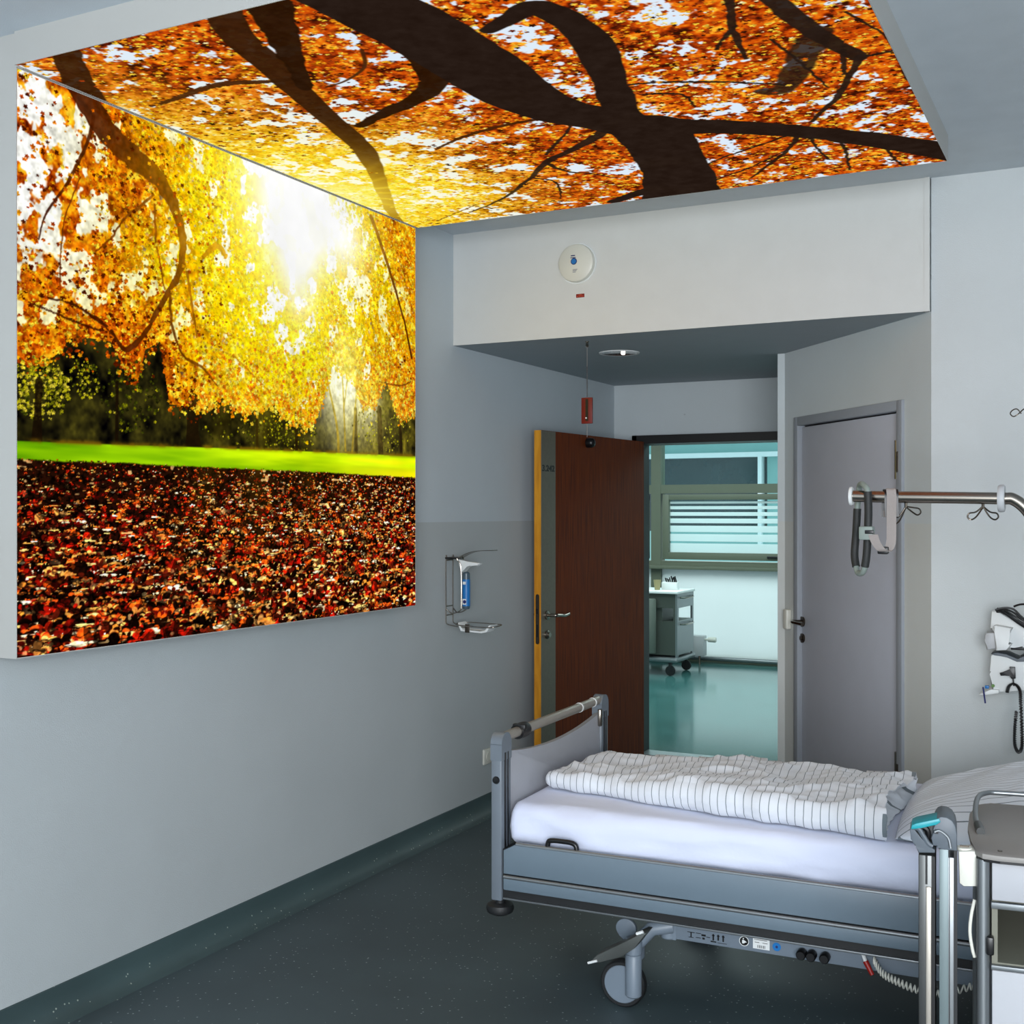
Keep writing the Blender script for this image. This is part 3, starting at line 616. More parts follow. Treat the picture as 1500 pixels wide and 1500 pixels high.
def paint_ceiling(W=922, H=896):
    """u across the room from the wall edge, v into the room"""
    img = np.zeros((H, W, 3)); yy, xx = np.mgrid[0:H, 0:W]; u = xx/W; v = yy/H; X = u*2.3; Y = v*2.24
    G = [(-0.023,0.695)][0]; gx, gy = G[0]*2.3, G[1]*2.24
    dist = np.hypot((X-gx), (Y-gy)*.72)
    nz = vnoise(H, W, 6, 21); nf = vnoise(H, W, 40, 22, 3)
    t = sst(.2, 1.3, dist)
    img[:] = s255(255, 250, 215)*(1-t)[..., None]+s255(222, 236, 250)*t[..., None]
    f1 = vnoise(H, W, 80, 41, 3); f2 = vnoise(H, W, 30, 42, 3); dd_ = dist+.5*(nz-.5)
    rn = np.array([[.86, .55, .05], [1, .78, .1], [1, .9, .3], [1, .97, .7]]); rf = np.array([[.20, .06, .02], [.48, .14, .02], [.78, .28, .03], [.92, .46, .06], [1, .72, .18]])
    def ramp(r, t):
        t = np.clip(t, 0, .999)*(len(r)-1); i = t.astype(int); f = (t-i)[..., None]; return r[i]*(1-f)+r[i+1]*f
    tt = (f1*.6+f2*.4-.28)/.44; q_ = sst(.45, 1.15, dd_)
    mass = ramp(rn, tt)*(1-q_[..., None])+ramp(rf, tt)*q_[..., None]
    gapm = sst(.41, .46, vnoise(H, W, 24, 43, 4)*.6+vnoise(H, W, 60, 44, 3)*.4+.02*sst(.5, 1.2, dist)); img *= (1-gapm[..., None]); img += gapm[..., None]*mass
    NP = [s255(255, 200, 10), s255(255, 226, 40), s255(255, 244, 130), s255(238, 160, 10)]
    MP = [s255(226, 140, 10), s255(250, 190, 30), s255(190, 90, 6), s255(255, 236, 150), s255(130, 56, 4)]
    FP = [s255(110, 34, 8), s255(170, 62, 14), s255(214, 96, 18), s255(246, 156, 26), s255(255, 212, 70), s255(56, 20, 8)]
    for k in range(17000):
        a, b = RS.rand(), RS.rand(); xi, yi = int(a*W), int(b*H)
        if gapm[yi, xi] < .5 and RS.rand() < .84: continue
        d = dist[yi, xi]+.5*(nz[yi, xi]-.5)+.08*RS.randn()
        if d < .38: c = pick(NP, [3, 4, 3, 1.2])
        elif d < .85: c = pick(NP, [2, 2, 1, 3]) if RS.rand() < 1-(d-.38)/.47 else pick(MP, [3, 3, 2.6, 1.2, 1.4])
        elif d < 1.2: c = pick(MP, [2, 2, 3, .5, 2]) if RS.rand() < .5 else pick(FP, [2, 4, 4, 3, 1.8, .8])
        else: c = pick(FP, [2.6, 3.6, 3.6, 3, 2.6, 1.8])
        leaf(img, a*W, b*H, 2.0+RS.rand()*4.6, RS.rand()*6.3, .6+.4*RS.rand(), c, .8)
    for k in range(3800):
        a, b = RS.rand(), RS.rand(); xi, yi = int(a*W), int(b*H)
        if nz[yi, xi] > .56: continue
        leaf(img, a*W, b*H, 1.6+RS.rand()*4, RS.rand()*6.3, .5+.5*RS.rand(), pick([s255(255, 214, 60), s255(255, 180, 30), s255(255, 242, 180), s255(240, 130, 30)], [3, 3, 2, 2]), .85, int(RS.randint(3, 6)), .5)
    # brown shadowed patches of foliage
    for k in range(2200):
        a, b = RS.rand(), RS.rand(); xi, yi = int(a*W), int(b*H)
        if nz[yi, xi] < .55 or dist[yi, xi] < .5: continue
        leaf(img, a*W, b*H, 2+RS.rand()*4, RS.rand()*6.3, .8, pick([s255(70, 24, 6), s255(120, 46, 8), s255(44, 20, 8)], [1, 1, 1]), .8)
    kk = np.clip(1.1*np.exp(-(dist/.42)**2), 0, 1)[..., None]; tx = (vnoise(H, W, 60, 62, 3)-.5)[..., None]
    dk = np.clip(s255(38, 26, 20)*(1-kk)+s255(214, 140, 20)*kk+tx*.05, 0, 1); md = np.clip(s255(66, 34, 12)*(1-kk)+s255(224, 150, 20)*kk+tx*.08, 0, 1)
    th = [
        ([(0.295,0.560,5),(0.363,0.525,8),(0.443,0.504,9),(0.531,0.504,10),(0.583,0.508,10)], md),
        ([(0.596,0.566,22),(0.534,0.625,18),(0.465,0.674,14),(0.416,0.708,12),(0.355,0.777,8),(0.260,0.870,6),(0.152,0.938,4)], dk),
        ([(0.416,0.708,8),(0.426,0.767,6),(0.460,0.804,4),(0.487,0.846,3)], dk), ([(0.435,0.666,6),(0.509,0.579,5),(0.535,0.534,4)], dk), ([(0.354,0.776,5),(0.383,0.821,4),(0.346,0.925,3)], dk),
        ([(0.041,0.201,6),(0.096,0.192,10),(0.153,0.179,12),(0.199,0.179,14),(0.242,0.196,12),(0.281,0.205,8)], md),
        ([(0.179,0.211,5),(0.146,0.262,4),(0.109,0.304,3)], s255(220, 150, 20)),
        ([(0.652,0.425,5),(0.716,0.444,6),(0.781,0.478,6),(0.851,0.526,4)], dk), ([(0.668,0.472,4),(0.717,0.498,5),(0.717,0.555,3)], dk),
        ([(0.870,0.189,10),(0.849,0.281,9),(0.839,0.333,8),(0.831,0.411,5)], dk), ([(0.848,0.303,6),(0.823,0.336,5),(0.806,0.364,4)], dk),
        ([(0.957,0.469,12),(0.942,0.514,10),(0.901,0.609,9),(0.871,0.659,7),(0.848,0.698,6)], dk), ([(0.944,0.437,8),(0.930,0.521,6)], dk),
        ([(0.960,0.472,8),(0.983,0.470,7),(1.007,0.467,6)], dk),
        ([(0.823,0.721,8),(0.794,0.801,8),(0.742,0.878,6),(0.689,0.951,4)], dk), ([(0.832,0.725,8),(0.827,0.818,5),(0.831,0.903,4)], dk), ([(0.867,0.800,6),(0.862,0.877,5),(0.849,0.979,4)], dk),
        ([(0.920,0.847,6),(0.925,0.939,5),(0.932,1.000,4)], dk), ([(0.819,0.737,5),(0.747,0.776,5),(0.653,0.832,4),(0.590,0.900,3)], dk), ([(0.619,0.944,4),(0.706,0.886,4),(0.778,0.821,3)], dk),
        ([(0.970,0.323,4),(0.998,0.428,3),(0.999,0.586,3)], dk), ([(0.874,0.363,4),(0.890,0.473,4),(0.901,0.564,3)], dk), ([(0.193,0.890,3),(0.060,0.969,3)], md),
        ([(0.093,-0.006,34),(0.069,0.023,34),(0.040,0.062,36),(0.000,0.117,42),(-0.026,0.160,44)], md*.8), ([(0.011,0.027,4),(0.033,0.042,4),(0.037,0.066,5)], md),
    ]
    for pts, c in th: stroke(img, pts, c, 1.6, .93, wig=6)
    stroke(img, [(0.930,0.368,34),(0.901,0.426,40),(0.848,0.536,30),(0.820,0.537,24)], dk, 5, .85, wig=10)
    stroke(img, [(0.884,0.178,22),(0.904,0.246,24),(0.920,0.340,26),(0.940,0.417,24),(0.958,0.472,20)], dk, 2, .96, wig=6)
    # ramified limbs at left
    stroke(img, [(0.371,-0.053,44),(0.316,0.043,42),(0.287,0.153,40),(0.250,0.285,36),(0.214,0.432,34),(0.191,0.514,32),(0.149,0.613,26),(0.080,0.749,22),(0.020,0.869,18),(-0.015,0.962,14)], md*.8, 2, .96, wig=8)
    stroke(img, [(0.414,-0.030,56),(0.381,0.037,46),(0.338,0.120,32),(0.278,0.238,20)], md*.62, 2, .97, wig=8)
    stroke(img, [(0.539,0.016,60),(0.493,0.164,54),(0.466,0.252,44),(0.427,0.316,34),(0.377,0.351,28),(0.324,0.373,22),(0.254,0.408,16)], md*.62, 2, .97, wig=8)
    stroke(img, [(0.419,0.162,5),(0.390,0.212,5),(0.342,0.242,4),(0.303,0.251,3)], md, 1.5, .9)
    # the great bough
    stroke(img, [(0.480,-0.052,100),(0.497,0.054,104),(0.510,0.154,108),(0.517,0.278,110),(0.519,0.395,100),(0.540,0.485,88),(0.579,0.543,84),(0.625,0.617,90)], dk, 2, 1., wig=8)
    stroke(img, [(0.618,0.606,84),(0.673,0.631,66),(0.735,0.667,54),(0.804,0.718,50),(0.871,0.783,50),(0.947,0.869,58),(1.034,0.979,70)], dk, 2, 1., wig=8)
    stroke(img, [(0.614,0.548,50),(0.629,0.483,46),(0.653,0.391,44),(0.673,0.307,48),(0.681,0.238,44),(0.676,0.179,40),(0.657,0.146,34),(0.623,0.163,28),(0.584,0.179,20)], dk, 2, 1., wig=8)
    stroke(img, [(0.625,0.617,110),(0.615,0.707,100),(0.599,0.803,100),(0.580,0.895,112),(0.545,1.018,130)], dk, 2, 1., wig=8)
    stroke(img, [(0.571,0.939,60),(0.506,0.946,30),(0.424,0.988,22)], dk, 2, 1., wig=6)
    for k in range(900):
        a, b = RS.rand(), RS.rand(); xi, yi = int(a*W), int(b*H)
        if nz[yi, xi] > .52 or img[yi, xi].sum() < .5: continue
        leaf(img, a*W, b*H, 2.5+RS.rand()*4, RS.rand()*6.3, .8, pick(FP, [1, 3, 4, 3, 2, .3]) if dist[yi, xi] > .9 else pick(MP, [2, 3, 1, 1, .4]), .8)
    an = np.arctan2(Y-gy, X-gx); ray = np.zeros_like(an)
    for a0, wd, am in ((.15, .05, .8), (.42, .04, .6), (.75, .04, .6), (1.05, .05, .4), (-.2, .04, .5), (-.5, .04, .3)): ray += am*np.exp(-((an-a0)/wd)**2)
    g = .75*np.exp(-(dist/.42)**2)+.40*ray*np.exp(-(dist/.7)**2)
    img = 1-(1-np.clip(img, 0, 1))*(1-np.clip(g, 0, 1)[..., None]*np.array([1., .80, .12]))
    g2 = .55*np.exp(-(dist/.20)**2); img = 1-(1-img)*(1-g2[..., None]*np.array([1, 1, .8]))
    return np.clip(img, 0, 1)

def picture_mesh(name, img, P0, U, V, parent, m):
    H, W = img.shape[:2]; me = bpy.data.meshes.new(name)
    uu, vv = np.meshgrid(np.linspace(0, 1, W), np.linspace(0, 1, H))
    co = np.array(P0)[None, :]+uu.reshape(-1, 1)*np.array(U)+vv.reshape(-1, 1)*np.array(V)
    i = np.arange(W*H).reshape(H, W); q = np.stack([i[:-1, :-1], i[:-1, 1:], i[1:, 1:], i[1:, :-1]], -1).reshape(-1)
    nf = (W-1)*(H-1)
    me.vertices.add(W*H); me.vertices.foreach_set('co', co.astype(np.float32).ravel())
    me.loops.add(nf*4); me.loops.foreach_set('vertex_index', q.astype(np.int32))
    me.polygons.add(nf); me.polygons.foreach_set('loop_start', np.arange(0, nf*4, 4, dtype=np.int32)); me.polygons.foreach_set('loop_total', np.full(nf, 4, dtype=np.int32))
    me.update(calc_edges=True)
    a = me.color_attributes.new('picture', 'FLOAT_COLOR', 'POINT')
    L = np.where(img <= .04045, img/12.92, ((img+.055)/1.055)**2.4)
    a.data.foreach_set('color', np.concatenate([L.reshape(-1, 3), np.ones((W*H, 1))], 1).astype(np.float32).ravel())
    me.materials.append(m); o = bpy.data.objects.new(name, me); C.objects.link(o); o.parent = parent
    return o
M_pic = bpy.data.materials.new('backlit autumn print'); M_pic.use_nodes = True
nt = M_pic.node_tree; nt.nodes.clear(); o_ = nt.nodes.new('ShaderNodeOutputMaterial'); e_ = nt.nodes.new('ShaderNodeEmission')
at_ = nt.nodes.new('ShaderNodeAttribute'); at_.attribute_name = 'picture'; nt.links.new(at_.outputs['Color'], e_.inputs[0]); e_.inputs[1].default_value = 1.0; nt.links.new(e_.outputs[0], o_.inputs[0])

X0, Y0_, Y1_, Z0, Z1 = -2.87, 2.455, 4.68, 1.17, 2.901
lb = thing('wall_light_box', 'large backlit autumn park picture box on the left wall', 'light box', (-3.0, (Y0_+Y1_)/2, Z0))
yc = (Y0_+Y1_)/2
t_ = .003
fr = MB().box(0, .126, Y0_-yc, Y0_-yc+t_, 0, Z1-Z0).box(0, .126, Y1_-yc-t_, Y1_-yc, 0, Z1-Z0).box(0, .1258, Y0_-yc+t_, Y1_-yc-t_, 0, t_).box(0, .1258, Y0_-yc+t_, Y1_-yc-t_, Z1-Z0-t_, Z1-Z0).box(0, .01, Y0_-yc+t_, Y1_-yc-t_, t_, Z1-Z0-t_)
fr.build('frame', M_frame, lb, smooth=False)
picture_mesh('backlit_picture', paint_wall(), (.125, Y0_-yc+.002, .002), (0, Y1_-Y0_-.004, 0), (0, 0, Z1-Z0-.004), lb, M_pic)['label'] = 'glowing print of an autumn park in low sun'
CX1 = -.568
cb = thing('ceiling_light_box', 'large backlit picture box of autumn branches on the ceiling', 'light box', ((X0+CX1)/2, yc, 3.0))
hx_, hy_ = (CX1-X0)/2, (Y1_+.02-Y0_)/2
fr = MB().box(-hx_, hx_, -hy_, -hy_+t_, -.097, 0).box(-hx_, hx_, hy_-t_, hy_, -.097, 0).box(-hx_, -hx_+t_, -hy_+t_, hy_-t_, -.0965, 0).box(hx_-t_, hx_, -hy_+t_, hy_-t_, -.0965, 0).box(-hx_+t_, hx_-t_, -hy_+t_, hy_-t_, -.01, 0)
fr.build('frame', M_frame, cb, smooth=False)
picture_mesh('backlit_picture', paint_ceiling(), (-hx_+.001, -hy_+.002, -.0962), (2*hx_-.003, 0, 0), (0, 2*hy_-.004, 0), cb, M_pic)['label'] = 'glowing print of dark boughs and autumn leaves'
# filler board between the wall box and the ceiling
struct(MB().box(-3.0, X0, Y0_, Y0_+.02, 2.90, 3.0).box(-3.0, X0-.001, Y0_+.02, Y1_, 2.902, 2.915).build('trim_3', M_frame, smooth=False))

# ------------------------------------------------------------ hospital bed
BO = (-1.865, 3.55, 0); BR = math.radians(1.5)
bed = thing('hospital_bed', 'grey hospital bed with low side panels, steel foot rail and castors', 'bed', BO, BR)
for y0, y1, out in ((0., .075, -1), (.925, 1.0, 1)):
    p = MB().box(-.02, .02, y0, y1, .295, .80, .006, 2).build('foot_post', M_post, bed)
    yc_ = (y0+y1)/2
    MB().prism([(y0-.001, .765), (y1+.001, .765), (y1+.001, .82)]+arc(yc_, .818, (y1-y0)/2+.001, 0, 180, 10)+[(y0-.001, .82)], -.0212, .0212, 'yz').build('post_cap', M_post, p)
    MB().box(.0195, .0225, y0+.022, y0+.032, .31, .79).box(.0195, .0225, y0+.045, y0+.051, .31, .79).build('groove', M_black, p, smooth=False)
    if out < 0: MB().lathe([(.001, -.006), (.011, -.005), (.013, 0), (.013, .004), (.001, .004)], (0., -.001, .70), 'y', 20).build('screw_cover', M_black, p)
    b = MB().lathe([(.001, -.02), (.030, -.020), (.044, -.012), (.048, 0), (.044, .012), (.030, .018), (.001, .018)], (.005, .02 if out < 0 else .98, .268), 'z', 28)
    b.lathe([(.001, 0), (.016, 0), (.016, .03), (.001, .03)], (.005, .02 if out < 0 else .98, .275), 'z', 16)
    b.build('bumper_wheel', M_dark, bed)
rt = MB().tube([(0, .065, .835), (0, .935, .835)], .0175, 20).build('foot_rail', M_rail, bed)
for y in (.735, .875): MB().lathe([(.0178, -.004), (.0192, -.004), (.0192, .004), (.0178, .004)], (0, y, .835), 'y', 20).build('rail_ring', M_white, rt)
k = MB().lathe([(.018, -.035), (.026, -.035), (.028, 0), (.026, .03), (.018, .03)], (0, .20, .835), 'y', 20).box(-.02, .03, .165, .19, .838, .862, .006)
k.build('rail_clamp', M_black, rt)
cv = [(.07, .49), (.93, .49)]+[(.93-.86*i/24, .752+.036*abs(2*i/24-1)**2) for i in range(25)]
fb_ = MB().prism(cv, -.006, .012, 'yz', .003).build('footboard_panel', M_board, bed)
MB().box(.012, .026, .898, .925, .735, .805, .005).build('panel_catch', M_chrome, fb_)
for side, s_ in ((0, 1), (1, -1)):
    def yy_(a): return a if side == 0 else 1.0-a
    def bx(m, x0, x1, a, b, z0, z1, bev=0.):
        y0, y1 = sorted((yy_(a), yy_(b))); return m.box(x0, x1, y0, y1, z0, z1, bev)
    y0, y1 = sorted((yy_(-.008), yy_(.018)))
    pk = MB().prism([(.03, .392), (2.08, .392), (2.08, .492), (.072, .492), (.03, .470)], y0, y1, 'xz', .004).build('side_panel', M_bedgrey, bed)
    a, b = ((.003 if side == 0 else .997), .492)
    MB().tube([(.074, a, b), (2.08, a, b)], .0085, 10).build('top_bead', M_alu, pk)
    p2 = bx(MB(), .03, 2.08, -.010, .018, .338, .384, .005).build('lower_panel', M_bedgrey, bed)
    MB().tube([(.032, yy_(-.006), .382), (2.08, yy_(-.006), .382)], .0068, 10).build('lower_bead', M_alu, p2)
    bx(MB(), .02, 2.09, .010, .030, .300, .470).build('shadow_strip', M_dark, bed, smooth=False)  # dark set-back strip stands in for the shade in the panel gap
    bx(MB(), .025, 2.09, .000, .012, .3035, .3095, .001).build('edge_strip', M_alu, bed)
h = MB().tube([(.185, .006, .482), (.187, .006, .508), (.197, .006, .519), (.24, .006, .521), (.275, .006, .519), (.288, .006, .508), (.290, .006, .478)], .0085, 10, sub=3).build('side_panel_handle', M_black, bed)
MB().box(.02, 2.08, .03, .97, .40, .47).build('mattress_platform', M_dark, bed, smooth=False)
# chassis
for y0, y1 in ((.080, .115), (.885, .92)):
    cbm = MB().box(.60, 2.02, y0, y1, .232, .298, .004).build('chassis_beam', M_chas, bed)
    MB().lathe([(.001, .228), (.022, .228), (.026, .232), (.026, .298), (.022, .301), (.001, .301)], (.572, (y0+y1)/2, 0), 'z', 24).box(.572, .602, y0, y1, .229, .300).build('beam_end', M_chas, cbm)
    if y0 < .5:
        MB().box(.64, 2.02, .072, .082, .284, .298, .002).build('beam_strip', M_alu, cbm)
        fy = .0797
        def icon(parts, nm, m, lab=None):
            q = MB()
            for p in parts: q.box(p[0], p[1], fy-.0006, fy, p[2], p[3])
            o = q.build(nm, m, cbm, smooth=False)
            if lab: o['label'] = lab
        xs = .585
        icon([(.640, .664, .262, .264), (.650, .654, .246, .262), (.644, .660, .246, .248)], 'printed_symbol', M_black, 'small black pictogram')
        icon([(.668, .684, .262, .264), (.668, .684, .248, .250), (.686, .700, .256, .262), (.689, .697, .246, .252), (.702, .714, .254, .256)], 'printed_symbol', M_black, 'small black pictogram')
        icon([(.722, .727, .248, .268), (.720, .729, .262, .265), (.738, .743, .250, .268), (.736, .745, .262, .265), (.754, .759, .248, .268), (.752, .761, .262, .265), (.716, .734, .242, .246), (.738, .768, .242, .2435)], 'printed_symbol', M_black, 'black arrows and bed pictogram')
        def pt(px, py): return (px, fy, py)
        kx = .823
        MB().lathe([(.001, -.0008), (.0155, -.0008), (.0155, 0), (.001, 0)], (kx-.0, fy, .261), 'y', 24).build('round_sign', M_white, cbm)
        MB().lathe([(.001, -.0012), (.0135, -.0012), (.0135, -.0008), (.001, -.0008)], (kx, fy, .261), 'y', 24).build('round_sign_face', M_black, cbm)
        q = MB().lathe([(.001, -.0016), (.0022, -.0016), (.0022, -.0012), (.001, -.0012)], (kx-.002, fy, .2685), 'y', 12)
        q.box(kx-.006, kx+.001, fy-.0016, fy-.0012, .254, .2645).prism([(kx+.001, .256), (kx+.009, .259), (kx+.001, .264)], fy-.0016, fy-.0012, 'xz'); q.build('reader_symbol', M_white, cbm, smooth=False)
        lx = .877
        MB().box(lx-.026, lx+.026, fy-.0008, fy, .244, .276).build('white_label', M_white, cbm, smooth=False)
        q = MB()
        for i, wd in enumerate((2, 1, 3, 1, 2, 2, 1, 3, 1, 2)): q.box(lx-.012+i*.0026, lx-.012+i*.0026+wd*.0006, fy-.0012, fy-.0008, .247, .256)
        q.box(lx-.022, lx+.018, fy-.0012, fy-.0008, .2715, .273).box(lx-.020, lx-.006, fy-.0012, fy-.0008, .263, .2645).box(lx+.004, lx+.020, fy-.0012, fy-.0008, .263, .2645)
        q.build('barcode', M_black, cbm, smooth=False)
        MB().lathe([(.001, -.001), (.013, -.001), (.013, 0), (.001, 0)], (lx+.048, fy, .259), 'y', 20).build('blue_dot', M_blue, cbm)['label'] = 'round blue sticker'
        MB().lathe([(.001, -.0016), (.004, -.0016), (.004, -.001), (.001, -.001)], (lx+.048, fy, .259), 'y', 12).build('blue_dot_centre', M_navy, cbm)
        for x in (1.005, 1.035, 1.075):
            MB().lathe([(.001, -.03), (.012, -.03), (.015, -.026), (.015, 0), (.001, 0)], (x, .073, .256), 'y', 18).build('control_knob', M_black, bed)
        lv = [(1.183,0.055,0.291),(1.195,0.052,0.268),(1.216,0.045,0.233)]
        r_ = MB().tube([lv[1], lv[2]], [.0085, .0065], 10).build('release_lever', M_red, bed)
        MB().tube([(lv[0][0], .06, lv[0][2]+.004), lv[1]], .006, 8).build('lever_rod', M_white, r_)
        cc = [(1.219,0.050,0.278),(1.243,0.050,0.242),(1.287,0.050,0.223),(1.344,0.050,0.209),(1.410,0.050,0.209),(1.493,0.050,0.246)]
        P = smooth([Vector(p) for p in cc], 60); sp = []
        for i, p in enumerate(P):
            a = i*2*PI/12.0; sp.append((p.x+.001*math.sin(a), p.y+.010*math.cos(a), p.z+.010*math.sin(a)))
        MB().tube(sp, .0024, 6).build('coiled_cable', M_cream, bed)['label'] = 'cream coiled handset cable'
for x in (.60, 1.94): MB().box(x, x+.06, .10, .90, .235, .295, .004).build('cross_member', M_chas, bed)
MB().box(.78, .84, .44, .56, .20, .42).box(1.5, 1.56, .44, .56, .20, .42).box(.7, 1.7, .40, .60, .245, .30).build('lift_column', M_dark, bed, smooth=False)
for cx, cy, face in ((.434, .055, -1), (.434, .945, 1), (2.05, .055, -1), (2.05, .945, 1)):
    wh = MB().lathe([(.05, -.018), (.070, -.018), (.075, -.012), (.075, .012), (.070, .018), (.05, .018)], (cx, cy, .0752), 'y', 40).build('castor_wheel', M_dark, bed)
    MB().lathe([(.001, -.0215), (.058, -.0205), (.0625, -.016), (.0625, .016), (.058, .0205), (.001, .0215)], (cx, cy, .0752), 'y', 40).build('wheel_disc', M_chas, wh)
    fx = cx+.042; fy2 = cy+face*.036
    f = MB().lathe([(.001, .045), (.020, .045), (.026, .051), (.027, .178), (.024, .182), (.028, .186), (.028, .222), (.024, .235), (.001, .235)], (fx, fy2*.0+cy+face*.024, 0), 'z', 24)
    f.box(fx-.022, fx+.022, min(cy, cy-face*.03), max(cy, cy-face*.03), .155, .225, .008)
    f.tube([(fx, cy, .205), (fx+.05, cy-face*.01, .26), (fx+.11 if cx < 1 else fx-.06, cy-face*.035, .27)], .024, 12)
    fk = f.build('castor_fork', M_chas, bed)
pd = [(0.347,0.000,0.153),(0.385,0.000,0.163),(0.457,0.000,0.190),(0.503,0.000,0.226),(0.542,0.000,0.279),(0.528,0.000,0.279),(0.450,0.000,0.228),(0.375,0.000,0.184)]
pe = MB().prism([(p[0], p[2]) for p in pd], -.035, .03, 'xz', .003).build('brake_pedal', M_pedal, bed)
MB().tube([(pd[0][0]-.001, -.037, pd[0][2]+.002), (pd[0][0]+.03, -.037, pd[0][2]+.014)], .004, 6).build('pedal_edge', M_white, pe)
MB().tube([(pd[5][0]-.018, -.037, pd[5][2]-.006), (pd[5][0]+.004, -.037, pd[5][2]+.004)], .005, 6).build('pedal_edge', M_white, pe)
MB().tube([(.476, .06, .21), (.50, .2, .24), (.50, .8, .24), (.476, .94, .21)], .011, 8).build('brake_axle', M_dark, bed)
dp = [(0.417,0.130,0.226)][0]
MB().prism([(dp[0]+.036*math.cos(a), dp[2]+.033*math.sin(a)) for a in [math.radians(t) for t in range(-10, 231, 12)]]+[(dp[0]+.008, dp[2]-.052)], .12, .135, 'xz', .004).build('brake_lever', M_chas, bed)
# head end outside the frame
MB().box(2.08, 2.115, 0, 1.0, .30, .86, .006).build('headboard', M_board, bed)

# ------------------------------------------------------------ mattress with sheet
def loops_mesh(name, m, sect, n, caps=True, attr=None, parent=None):
    """sect(i) -> list of (point, stripe)"""
    me = bpy.data.meshes.new(name); V = []; S = []
    for i in range(n):
        for p, s_ in sect(i): V.append(p); S.append(s_)
    k = len(V)//n; F = []
    for i in range(n-1):
        for j in range(k):
            j2 = (j+1) % k; F.append((i*k+j, (i+1)*k+j, (i+1)*k+j2, i*k+j2))
    F.append(tuple(range(k))); F.append(tuple(reversed(range((n-1)*k, n*k))))
    me.from_pydata(V, [], F); bm = bmesh.new(); bm.from_mesh(me); bmesh.ops.recalc_face_normals(bm, faces=bm.faces); bm.to_mesh(me); bm.free()
    a = me.attributes.new('stripe', 'FLOAT', 'POINT'); a.data.foreach_set('value', S)
    me.polygons.foreach_set('use_smooth', [True]*len(me.polygons)); me.materials.append(m)
    o = bpy.data.objects.new(name, me); C.objects.link(o); o.location = BO; o.rotation_euler = (0, 0, BR)
    return o
def rr_loop(y0, y1, z0, z1, r, n):
    """evenly sampled rounded rectangle in (y,z) with outward normals"""
    r = min(r, (z1-z0)/2-.0005, (y1-y0)/2-.0005); out = []
    a, b = (y1-y0-2*r), (z1-z0-2*r); q = PI*r/2; L = 2*a+2*b+4*q
    for k in range(n):
        d = L*k/n
        if d < a: out.append((y0+r+d, z1, 0, 1)); continue
        d -= a
        if d < q: t = PI/2-d/r; out.append((y1-r+r*math.cos(t), z1-r+r*math.sin(t), math.cos(t), math.sin(t))); continue
        d -= q
        if d < b: out.append((y1, z1-r-d, 1, 0)); continue
        d -= b
        if d < q: t = -d/r; out.append((y1-r+r*math.cos(t), z0+r+r*math.sin(t), math.cos(t), math.sin(t))); continue
        d -= q
        if d < a: out.append((y1-r-d, z0, 0, -1)); continue
        d -= a
        if d < q: t = -PI/2-d/r; out.append((y0+r+r*math.cos(t), z0+r+r*math.sin(t), math.cos(t), math.sin(t))); continue
        d -= q
        if d < b: out.append((y0, z0+r+d, -1, 0)); continue
        d -= b
        t = -PI-d/r; out.append((y0+r+r*math.cos(t), z1-r+r*math.sin(t), math.cos(t), math.sin(t)))
    return out
def nz3(x, y, z): return mnoise.noise(Vector((x, y, z)))
def ridge(x, y, z): return 1-abs(2*nz3(x, y, z))
MT = .618
def sect_mat(i, n=150):
    s_ = i/(n-1); x = .028+s_*2.03
    e = min(1, min(s_, 1-s_)*2.03/.03); e = math.sqrt(max(0, 1-(1-e)**2))
    y0, y1 = .042+.02*(1-e), .965-.02*(1-e); out = []
    for y, z, ny, nz_ in rr_loop(y0, y1, .472, MT-.02*(1-e), .035, 96):
        d = .004*nz3(x*3, y*3, z*3)
        if ny < -.2:
            # gathers around the panel handle and soft drape
            g = math.exp(-((x-.24)/.16)**2)*math.sin((x-.24)/(.022+.25*max(0, MT-z)))*.0065*max(0, (MT-z)/.1)
            d += g+.010*math.sin(x*4.2+z*26)*.35+.013*(ridge(x*4+z*9, z*26, 3)-.5)
            d += .010*max(0, 1-abs(z-.56)/.06)
        out.append(((x, y+ny*d, z+nz_*d*.7), 0.))
    return out
ms = loops_mesh('mattress', M_sheet, sect_mat, 150)
tag(ms, 'mattress in a smooth pale lavender sheet lying in the hospital bed', 'mattress')

